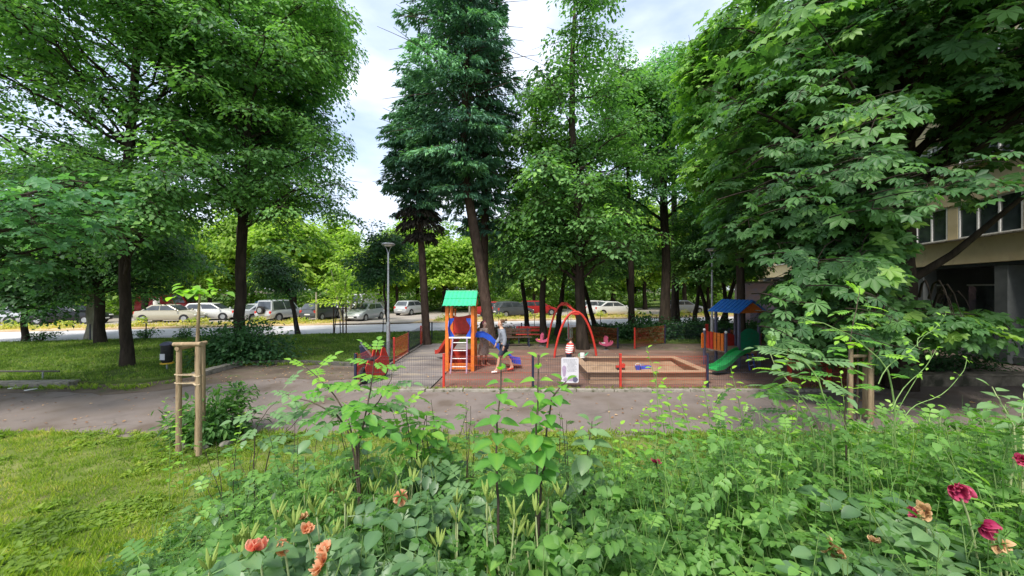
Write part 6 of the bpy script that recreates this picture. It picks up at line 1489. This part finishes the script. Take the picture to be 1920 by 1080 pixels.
sapling('arching sapling with compound leaves left of the middle stems', b0,
        [[b0] + A((668, 850), (655, 790), (620, 730), (575, 690), d=2.3), [b0] + A((665, 840), (640, 780), (585, 755), (520, 735), d=2.35), [b0] + A((668, 850), (690, 760), (700, 700), (705, 660), d=2.3), [b0] + A((668, 860), (680, 790), (720, 740), (735, 700), d=2.4)],
        [('pin7', 'bright', 13, .2, .4, 1, .25, .7, .3), ('pin7', 'rose_leaf', 12, .19, .4, 1, .4, .8, .3), ('pin7', 'bright', 13, .17, .4, 1, .35, .7, .3), ('pin7', 'rose_leaf', 11, .18, .4, 1, .4, .9, .35)], seed=3, r=.007)
b0 = gp(775, 900, 2.6)
sapling('bright tufted young elder in front of the path', b0, [[b0] + A((772, 850), (765, 800), (760, 762), d=2.6), [b0] + A((780, 840), (795, 800), (800, 775), d=2.65)], [('pin5', 'bright', 12, .17, .35, 1, .4, .85, .25), ('pin5', 'bright', 8, .16, .4, 1, .2, .6, .25)], seed=4, r=.006)
for k_, (px_, py_, d_, n_, lab_) in enumerate(((690, 840, 2.9, 9, 'dense dark leafy shrub behind the left arching sapling'), (800, 850, 3.0, 9, 'dark leafy shrub at the foot of the bright elder'), (860, 830, 2.7, 8, 'loose shrub with pale leaves left of the tall stems'), (1060, 850, 2.6, 8, 'leafy shrub right behind the tall stems'), (560, 870, 3.2, 8, 'bluish green shrub at the left rim of the bank'), (450, 900, 3.3, 7, 'low bluish green shrub nearest the lawn'))):
    q = np.random.default_rng(900 + k_); b0 = gp(px_, py_, d_); st_ = []
    for j_ in range(n_):
        e_ = W(px_ + q.normal(0, 55), py_ - q.uniform(10, 85), d_ + q.normal(0, .15)); st_.append([b0, (np.array(b0) + e_) / 2 + q.normal(0, .04, 3), e_])
    sapling(lab_, b0, st_, [(['pin7', 'oval'][j_ % 2] if k_ % 2 else 'pin5', ['rose_leaf', 'weed', 'weed'][(k_ + j_) % 3], 8, [.15, .08][j_ % 2] if k_ % 2 else .14, .35, 1, .05, .6, .3) for j_ in range(n_)], seed=70 + k_, r=.005, stem_m='stem_dark', name='shrub', cat='shrub')
b0 = gp(480, 850, 3.4)
sapling('thin wispy sapling at the left rim of the undergrowth', b0, [[b0] + A((475, 850), (480, 800), (500, 770), (520, 752), d=3.4), [b0] + A((500, 850), (545, 800), (560, 785), d=3.4)], [('pin7', 'rose_leaf', 9, .2, .35, 1, .4, .8, .3), ('pin7', 'rose_leaf', 7, .2, .35, 1, .4, .8, .3)], seed=5, r=.006)
# right: arching rose canes with pinnate leaves
def cane(label, base, pts, d, n, size, m='bright', t0=.3, t1=.8, seed=0, sm='stem_green', kind='pin9', r=.006):
    b0 = gp(*base, d); return sapling(label, b0, [[b0] + A(*pts, d=d)], [(kind, m, n, size, .38, 1, t0, t1, .2)], stem_m=sm, r=r, seed=seed, name='rose_cane', group='tall arching canes on the right bank', cat='rose cane')
cane('tall leafy cane in front of the right tree stakes', (1590, 900), [(1585, 800), (1590, 690), (1600, 600), (1612, 548)], 2.5, 13, .17, t0=.2, t1=.8, seed=11, sm='stem_dark')
cane('cane arching left from the right stakes towards the playhouse', (1575, 900), [(1560, 780), (1530, 700), (1490, 660), (1448, 650)], 2.3, 13, .2, m='rose_leaf', t0=.5, t1=.9, seed=12)
cane('cane with grey green leaves below the playhouse slide', (1540, 900), [(1530, 800), (1480, 740), (1440, 720)], 2.5, 11, .2, m='rose_leaf', t0=.5, t1=.9, seed=13)
cane('pale cane leaning left above the lower leaves by the red rail', (1560, 900), [(1545, 810), (1500, 740), (1455, 690), (1440, 655)], 2.6, 12, .17, t0=.4, t1=.9, seed=14, sm='stem_pale')
cane('thin bright cane spreading over the top of the right stakes', (1690, 900), [(1680, 780), (1665, 680), (1570, 612), (1500, 596)], 2.2, 9, .13, t0=.5, t1=.9, seed=15)
cane('cane at the right edge with small pale leaves', (1870, 900), [(1905, 800), (1878, 760), (1860, 725)], 2.0, 10, .1, m='rose_leaf', t0=.6, t1=.9, seed=18, kind='oval', sm='stem_pale')
cane('second small leaved cane at the right edge', (1910, 900), [(1918, 820), (1915, 770), (1922, 730)], 2.1, 9, .1, m='rose_leaf', t0=.6, t1=.9, seed=19, kind='oval', sm='stem_pale')
# bare budding vine
t = empty('budding_vine', gp(1690, 900, 2.1), 'bare budding vine with branching pale shoots right of the stakes', 'vine'); bz = np.array(t.location)
for pts in (((1690, 900), (1675, 770), (1720, 700), (1758, 655)), ((1675, 770), (1735, 690), (1745, 655), (1700, 640)), ((1650, 720), (1700, 660), (1735, 625), (1752, 612)), ((1700, 780), (1760, 745), (1800, 700), (1815, 675)), ((1720, 650), (1745, 625), (1765, 590))):
    Q = np.array(A(*pts, d=2.1)) - bz; tt = np.linspace(0, len(Q) - 1, 14); Q = np.stack([np.interp(tt, range(len(Q)), Q[:, i]) for i in range(3)], 1)
    for _ in range(3): Q[1:-1] = (Q[:-2] + 2 * Q[1:-1] + Q[2:]) / 4
    Q += np.stack([.012 * np.sin(tt * 3.1 + len(pts)), .02 * np.sin(tt * 2.3), .01 * np.sin(tt * 4.3)], 1)
    gobj('shoot', tube(Q, np.linspace(.0026, .0012, 14), 5), M['stem_green'], t, smooth=True)
    for x_, y_ in pts[1:]:
        for k in range(3):
            p = W(x_ + g.normal(0, 6), y_ + g.normal(0, 6), 2.1) - bz; put_leaf(t, 'oval', 'bright', p, g.normal(0, 1, 3), (0, -.3, 1), g.uniform(.015, .04), .8)
# slender stalks in the centre right
WL = ['slender weed stalk below the middle of the sandbox fence', 'thin weed stalk right of the sapling stems in front of the path', 'weed stalk in front of the sandbox, leaning left', 'weed stalk in front of the right half of the sandbox', 'tallest slender weed stalk with its tip over the sandbox sand', 'weed stalk below the dark fence post by the green slide', 'weed stalk just left of the green slide foot', 'short weed stalk before the middle red fence post', 'weed stalk right of the broad pale leaved sapling', 'weed stalk in front of the playhouse ladder', 'long straight weed stalk rising from the lower bank', 'bright weed stalk climbing beside the left tree stakes', 'weed stalk just left of the left tree stakes', 'thin weed stalk right of the small glossy laurel bush', 'weed stalk in front of the right tree stakes', 'weed stalk under the arching canes near the playhouse']
for k, (x_, y0_, x1_, y1_, d) in enumerate(((1160, 930, 1162, 795, 2.8), (1215, 860, 1218, 755, 3.4), (1270, 850, 1240, 712, 3.0), (1300, 840, 1272, 742, 3.1), (1250, 830, 1212, 650, 2.9), (1365, 850, 1345, 745, 3.2), (1335, 840, 1318, 720, 3.0), (1180, 880, 1205, 770, 3.2), (1120, 900, 1085, 805, 3.0), (1400, 850, 1370, 690, 2.9), (1225, 900, 1232, 690, 2.6), (345, 900, 330, 770, 4.4), (318, 900, 310, 745, 4.6), (430, 880, 455, 775, 4.2), (1590, 860, 1576, 700, 3.1), (1480, 850, 1500, 720, 3.3))):
    b0 = gp(x_, y0_, d)
    sapling(WL[k], b0, [[b0] + A((x_, y0_), ((x_ + x1_) / 2 + 4, (y0_ + y1_) / 2), (x1_, y1_), d=d)], [('oval', 'bright', 22, .075, .25, 1, .35, .95, .0)], seed=30 + k, r=.0045, stem_m='stem_green', name='weed_stalk', group='slender weed stalks rising above the bank', cat='weed')
# big leaves close to the camera (rose foliage at the bottom)
def spray(label, px, py, d, n, spread, kind, m, size, seed, t0=.25, t1=.75):
    n = int(n * 1.5); q = np.random.default_rng(seed); b0 = np.array(gp(px, py, d)); c = W(px, py, d) - b0; t = empty('rose_bush', b0, label, 'rose bush', 'rose bushes along the front of the bank')
    ws = []
    for k in range(n):
        e = c + q.normal(0, spread, 3) * [1.3, .8, .55]; p0 = np.array([q.normal(0, .04), q.normal(0, .04), 0]); ws.append(tube(bez(p0, (p0 + e) / 2 + [0, 0, .06], e, 6), np.linspace(.005, .002, 6), 4))
        for j in range(4):
            f = q.uniform(.55, 1.0); p = p0 * (1 - f) + e * f; a = q.random() * 6.28
            put_leaf(t, kind, m, p, (math.cos(a), math.sin(a), q.normal(-.1, .25)), (q.normal(0, .25), -.35 + q.normal(0, .2), 1), size * q.uniform(.75, 1.2), q.uniform(t0, t1))
    gobj('stems', gmerge(ws), M['stem_green'], t)
    return t
for k, a_ in enumerate((('rose bush with grey green leaves round the coral rose', 530, 1050, 1.5, 12, .12, 'pin5', 'rose_leaf', .165), ('rose bush between the peach roses at the bottom', 640, 1040, 1.6, 11, .12, 'pin5', 'rose_leaf', .165),
        ('rose bush left of the dark hollow', 740, 1010, 1.75, 10, .13, 'pin5', 'rose_leaf', .165), ('large leaved clump at the bottom under the tall stems', 1010, 1050, 1.6, 9, .13, 'ovalw', 'weed', .085), ('broad leaved clump right of the lily clump', 1100, 960, 1.9, 10, .15, 'ovalw', 'weed', .085),
        ('rose bush in the bottom right corner', 1850, 1060, 1.45, 13, .13, 'pin5', 'rose_leaf', .18), ('rose bush with withered heads at the bottom right', 1600, 1060, 1.5, 12, .13, 'pin5', 'rose_leaf', .17), ('rose bush under the tan and red withered rose', 1720, 1010, 1.6, 11, .13, 'pin5', 'rose_leaf', .17),
        ('low rose bush at the bottom left of the bank', 400, 1060, 1.75, 8, .13, 'pin7', 'weed', .14), ('rose bush behind the tan rose head', 830, 900, 2.3, 10, .16, 'pin7', 'rose_leaf', .2), ('leafy clump behind the right magenta roses', 1780, 900, 2.1, 12, .2, 'ovalw', 'weed', .08), ('leafy shoot clump at the middle right', 1450, 900, 2.4, 10, .2, 'pin7', 'weed', .15),
        ('rose bush right of the middle at the bottom', 1350, 1040, 1.7, 10, .15, 'pin7', 'weed', .13), ('rose shoots at the bottom in the middle right', 1210, 1050, 1.65, 9, .14, 'pin7', 'weed', .13))):
    spray(*a_, 400 + k)

# ------------------------------------------------------------------ roses
def petal(wd, cup, seed):
    q = np.random.default_rng(seed); V = []; F = []; nu, nv = 5, 4
    for j in range(nv + 1):
        v = j / nv
        for i in range(nu + 1):
            u = i / nu * 2 - 1; w_ = wd * math.sin(math.pi * min(.93, .12 + .83 * v)) ** .6; ruf = .06 * math.sin(7 * u + seed) * v
            V.append((u * w_, v * (1 - .12 * u * u) , cup * (u * u * .45 - .9 * (v - .5) ** 2) + ruf))
    for j in range(nv):
        for i in range(nu): a = j * (nu + 1) + i; F += [(a, a + 1, a + nu + 2), (a, a + nu + 2, a + nu + 1)]
    return Geo(V, F, np.linspace(.2, .9, len(V)) + q.normal(0, .05, len(V)))
def rose(label, px, py, d, size, m, seed, wilt=0.0, tilt=(0, 0), base_px=None, npet=16, sm='stem_pale'):
    q = np.random.default_rng(seed); c = W(px, py, d); bx = base_px or (px + 20, py + 90); b0 = np.array(gp(bx[0], bx[1], d + .1)); t = empty('rose', b0, label, 'rose', 'roses on the bank'); c = c - b0
    mid = W(bx[0], bx[1], d + .05) - b0
    if mid[2] < .1: mid = c * .6
    gobj('stem', tube(bez(np.zeros(3), mid * [1, 1, 1.0], c - [0, 0, size * .3], 10), np.linspace(.005, .0035, 10), 6), M[sm], t, smooth=True)
    R0 = rotz(np.array([q.random() * 6.28])) @ rotx(np.array([tilt[0]]))
    pm = [petal(.42, .35, seed * 7 + i) for i in range(4)]
    gs = []
    for k in range(npet):
        f = k / npet; a = k * 2.4; open_ = .12 + .75 * f + wilt * q.uniform(0, .9); d_ = np.array([math.sin(open_) * math.cos(a), math.sin(open_) * math.sin(a), math.cos(open_)]); n_ = np.array([-math.cos(open_) * math.cos(a), -math.cos(open_) * math.sin(a), math.sin(open_)])
        d_ = R0[0] @ d_; n_ = R0[0] @ n_; gs.append((k, scatter(pm[k % 4], (c + (R0[0] @ np.array([.08 * math.cos(a), .08 * math.sin(a), -.35])) * size)[None], basis(d_[None], -n_[None]), np.array([size * .7 * (.72 + .22 * f) * q.uniform(.8, 1.1)]), np.array([q.normal(0, .12) - .1 + .2 * f]))))
    for k, p_ in gs: gobj('petal', p_, M[m], t, smooth=True)
    sp = [scatter(OVALN, (c + R0[0] @ np.array([0, 0, -.34]) * size)[None], basis((R0[0] @ np.array([math.cos(a), math.sin(a), -.5]))[None], np.array([[0, 0, 1.]])), np.array([size * .6]), np.array([.3])) for a in np.linspace(0, 6.28, 6)[:-1]]
    gobj('sepals', gmerge(sp), M['weed'], t)
    return t
rose('coral pink rose in full bloom at the bottom left', 483, 1016, 1.4, .075, 'coral', 1, .15, (.5, 0))
rose('wilting orange rose right of the coral pink one', 533, 1024, 1.45, .06, 'peach', 2, .6, (1.2, 0))
rose('small orange withered rose bud above the coral rose', 576, 988, 1.6, .055, 'peach', 3, .3, (.4, 0))
rose('orange withered rose with curled petals between the peach ones', 606, 1024, 1.5, .055, 'peach', 4, .9, (.3, 0))
rose('large peach withered rose at the bottom edge', 592, 1053, 1.42, .08, 'peach', 5, 1.0, (1.0, 0))
rose('round tan rose head nodding in the middle left of the bank', 752, 932, 1.9, .08, 'peach', 6, .15, (2.2, 0), (720, 1000))
rose('pale dry rose head above the orange buds', 568, 965, 1.9, .05, 'withered', 7, .5, (.3, 0))
rose('tiny dry rose by the lily buds', 622, 918, 2.3, .045, 'peach', 8, .4, (.5, 0))
rose('dry cream rose on a thin stalk at the left', 520, 960, 2.0, .045, 'withered', 9, .8, (.6, 0))
rose('magenta rose drooping at the right', 1803, 924, 1.5, .085, 'magenta', 10, .25, (1.9, 0), (1850, 1040), sm='stem_pale')
rose('magenta rose with pale outer petals lower right', 1858, 994, 1.4, .075, 'magenta', 11, .2, (2.0, 0), (1890, 1060))
rose('brown withered rose under the lower magenta one', 1881, 1027, 1.4, .055, 'withered', 12, .8, (2.4, 0), (1895, 1075))
rose('purple rose cut by the right edge', 1916, 860, 1.8, .055, 'magenta', 13, .2, (1, 0))
rose('tan withered rose on a bent stem at the right', 1730, 957, 1.6, .06, 'withered', 14, 1.0, (1.2, 0), (1750, 1020))
rose('dark red petals beside the tan withered rose', 1708, 960, 1.62, .045, 'magenta', 15, .8, (1.5, 0), (1745, 1020))
rose('withered cream rose at the bottom right, left one', 1546, 1018, 1.5, .06, 'withered', 16, 1.1, (1.0, 0), (1565, 1075))
rose('withered cream rose just right and below its twin', 1566, 1038, 1.5, .05, 'withered', 17, 1.0, (1.6, 0), (1570, 1078))
rose('small dark withered bud left of the bottom right leaves', 1638, 1008, 1.5, .045, 'withered', 18, .4, (.4, 0), (1660, 1070))
rose('dark faded rose standing in the middle right weeds', 1230, 862, 2.5, .06, 'magenta', 19, .6, (.6, 0), sm='stem_dark')

# slender sapling tied between the left stakes, and one between the right stakes
b0 = np.array([-5.38, 6.37, 0]); t = empty('staked_sapling', b0, 'pale wrapped young tree between the left stakes with bright leaves on top', 'sapling')
gobj('trunk', tube([(0, 0, 0), (0.01, 0, .8), (-.0, 0, 1.6), (.03, 0, 2.3), (.06, 0, 2.85)], [.032, .03, .028, .024, .012], 8), M['stake'], t, smooth=True)
q = np.random.default_rng(8)
for k in range(34):
    a = q.random() * 6.28; p = np.array([.06 + q.normal(0, .14), q.normal(0, .14), 2.75 + q.normal(0, .08)]); put_leaf(t, 'ovalw', 'bright', p, (math.cos(a), math.sin(a), -.1), (0, -.2, 1), q.uniform(.12, .2), q.uniform(.6, 1))
b0 = np.array([7.3, 7.9, 0]); t = empty('staked_sapling', b0, 'slim young tree tied between the right stakes with reddish tips', 'sapling')
gobj('trunk', tube([(0, 0, 0), (0.02, 0, 1.2), (.0, 0, 2.2)], [.02, .018, .008], 8), M['stem_dark'], t, smooth=True)
for k in range(30):
    a = q.random() * 6.28; f = q.uniform(.5, 1); put_leaf(t, 'pin7', 'bright', (q.normal(0, .04), q.normal(0, .04), 2.2 * f), (math.cos(a), math.sin(a), .1), (0, -.2, 1), q.uniform(.2, .32), q.uniform(.3, .8))

tot = 0
for o in S.objects:
    if o.type == 'MESH': tot += len(o.data.polygons)
print('faces', tot, 'unique', sum(len(m.polygons) for m in {o.data for o in S.objects if o.type == 'MESH'}))
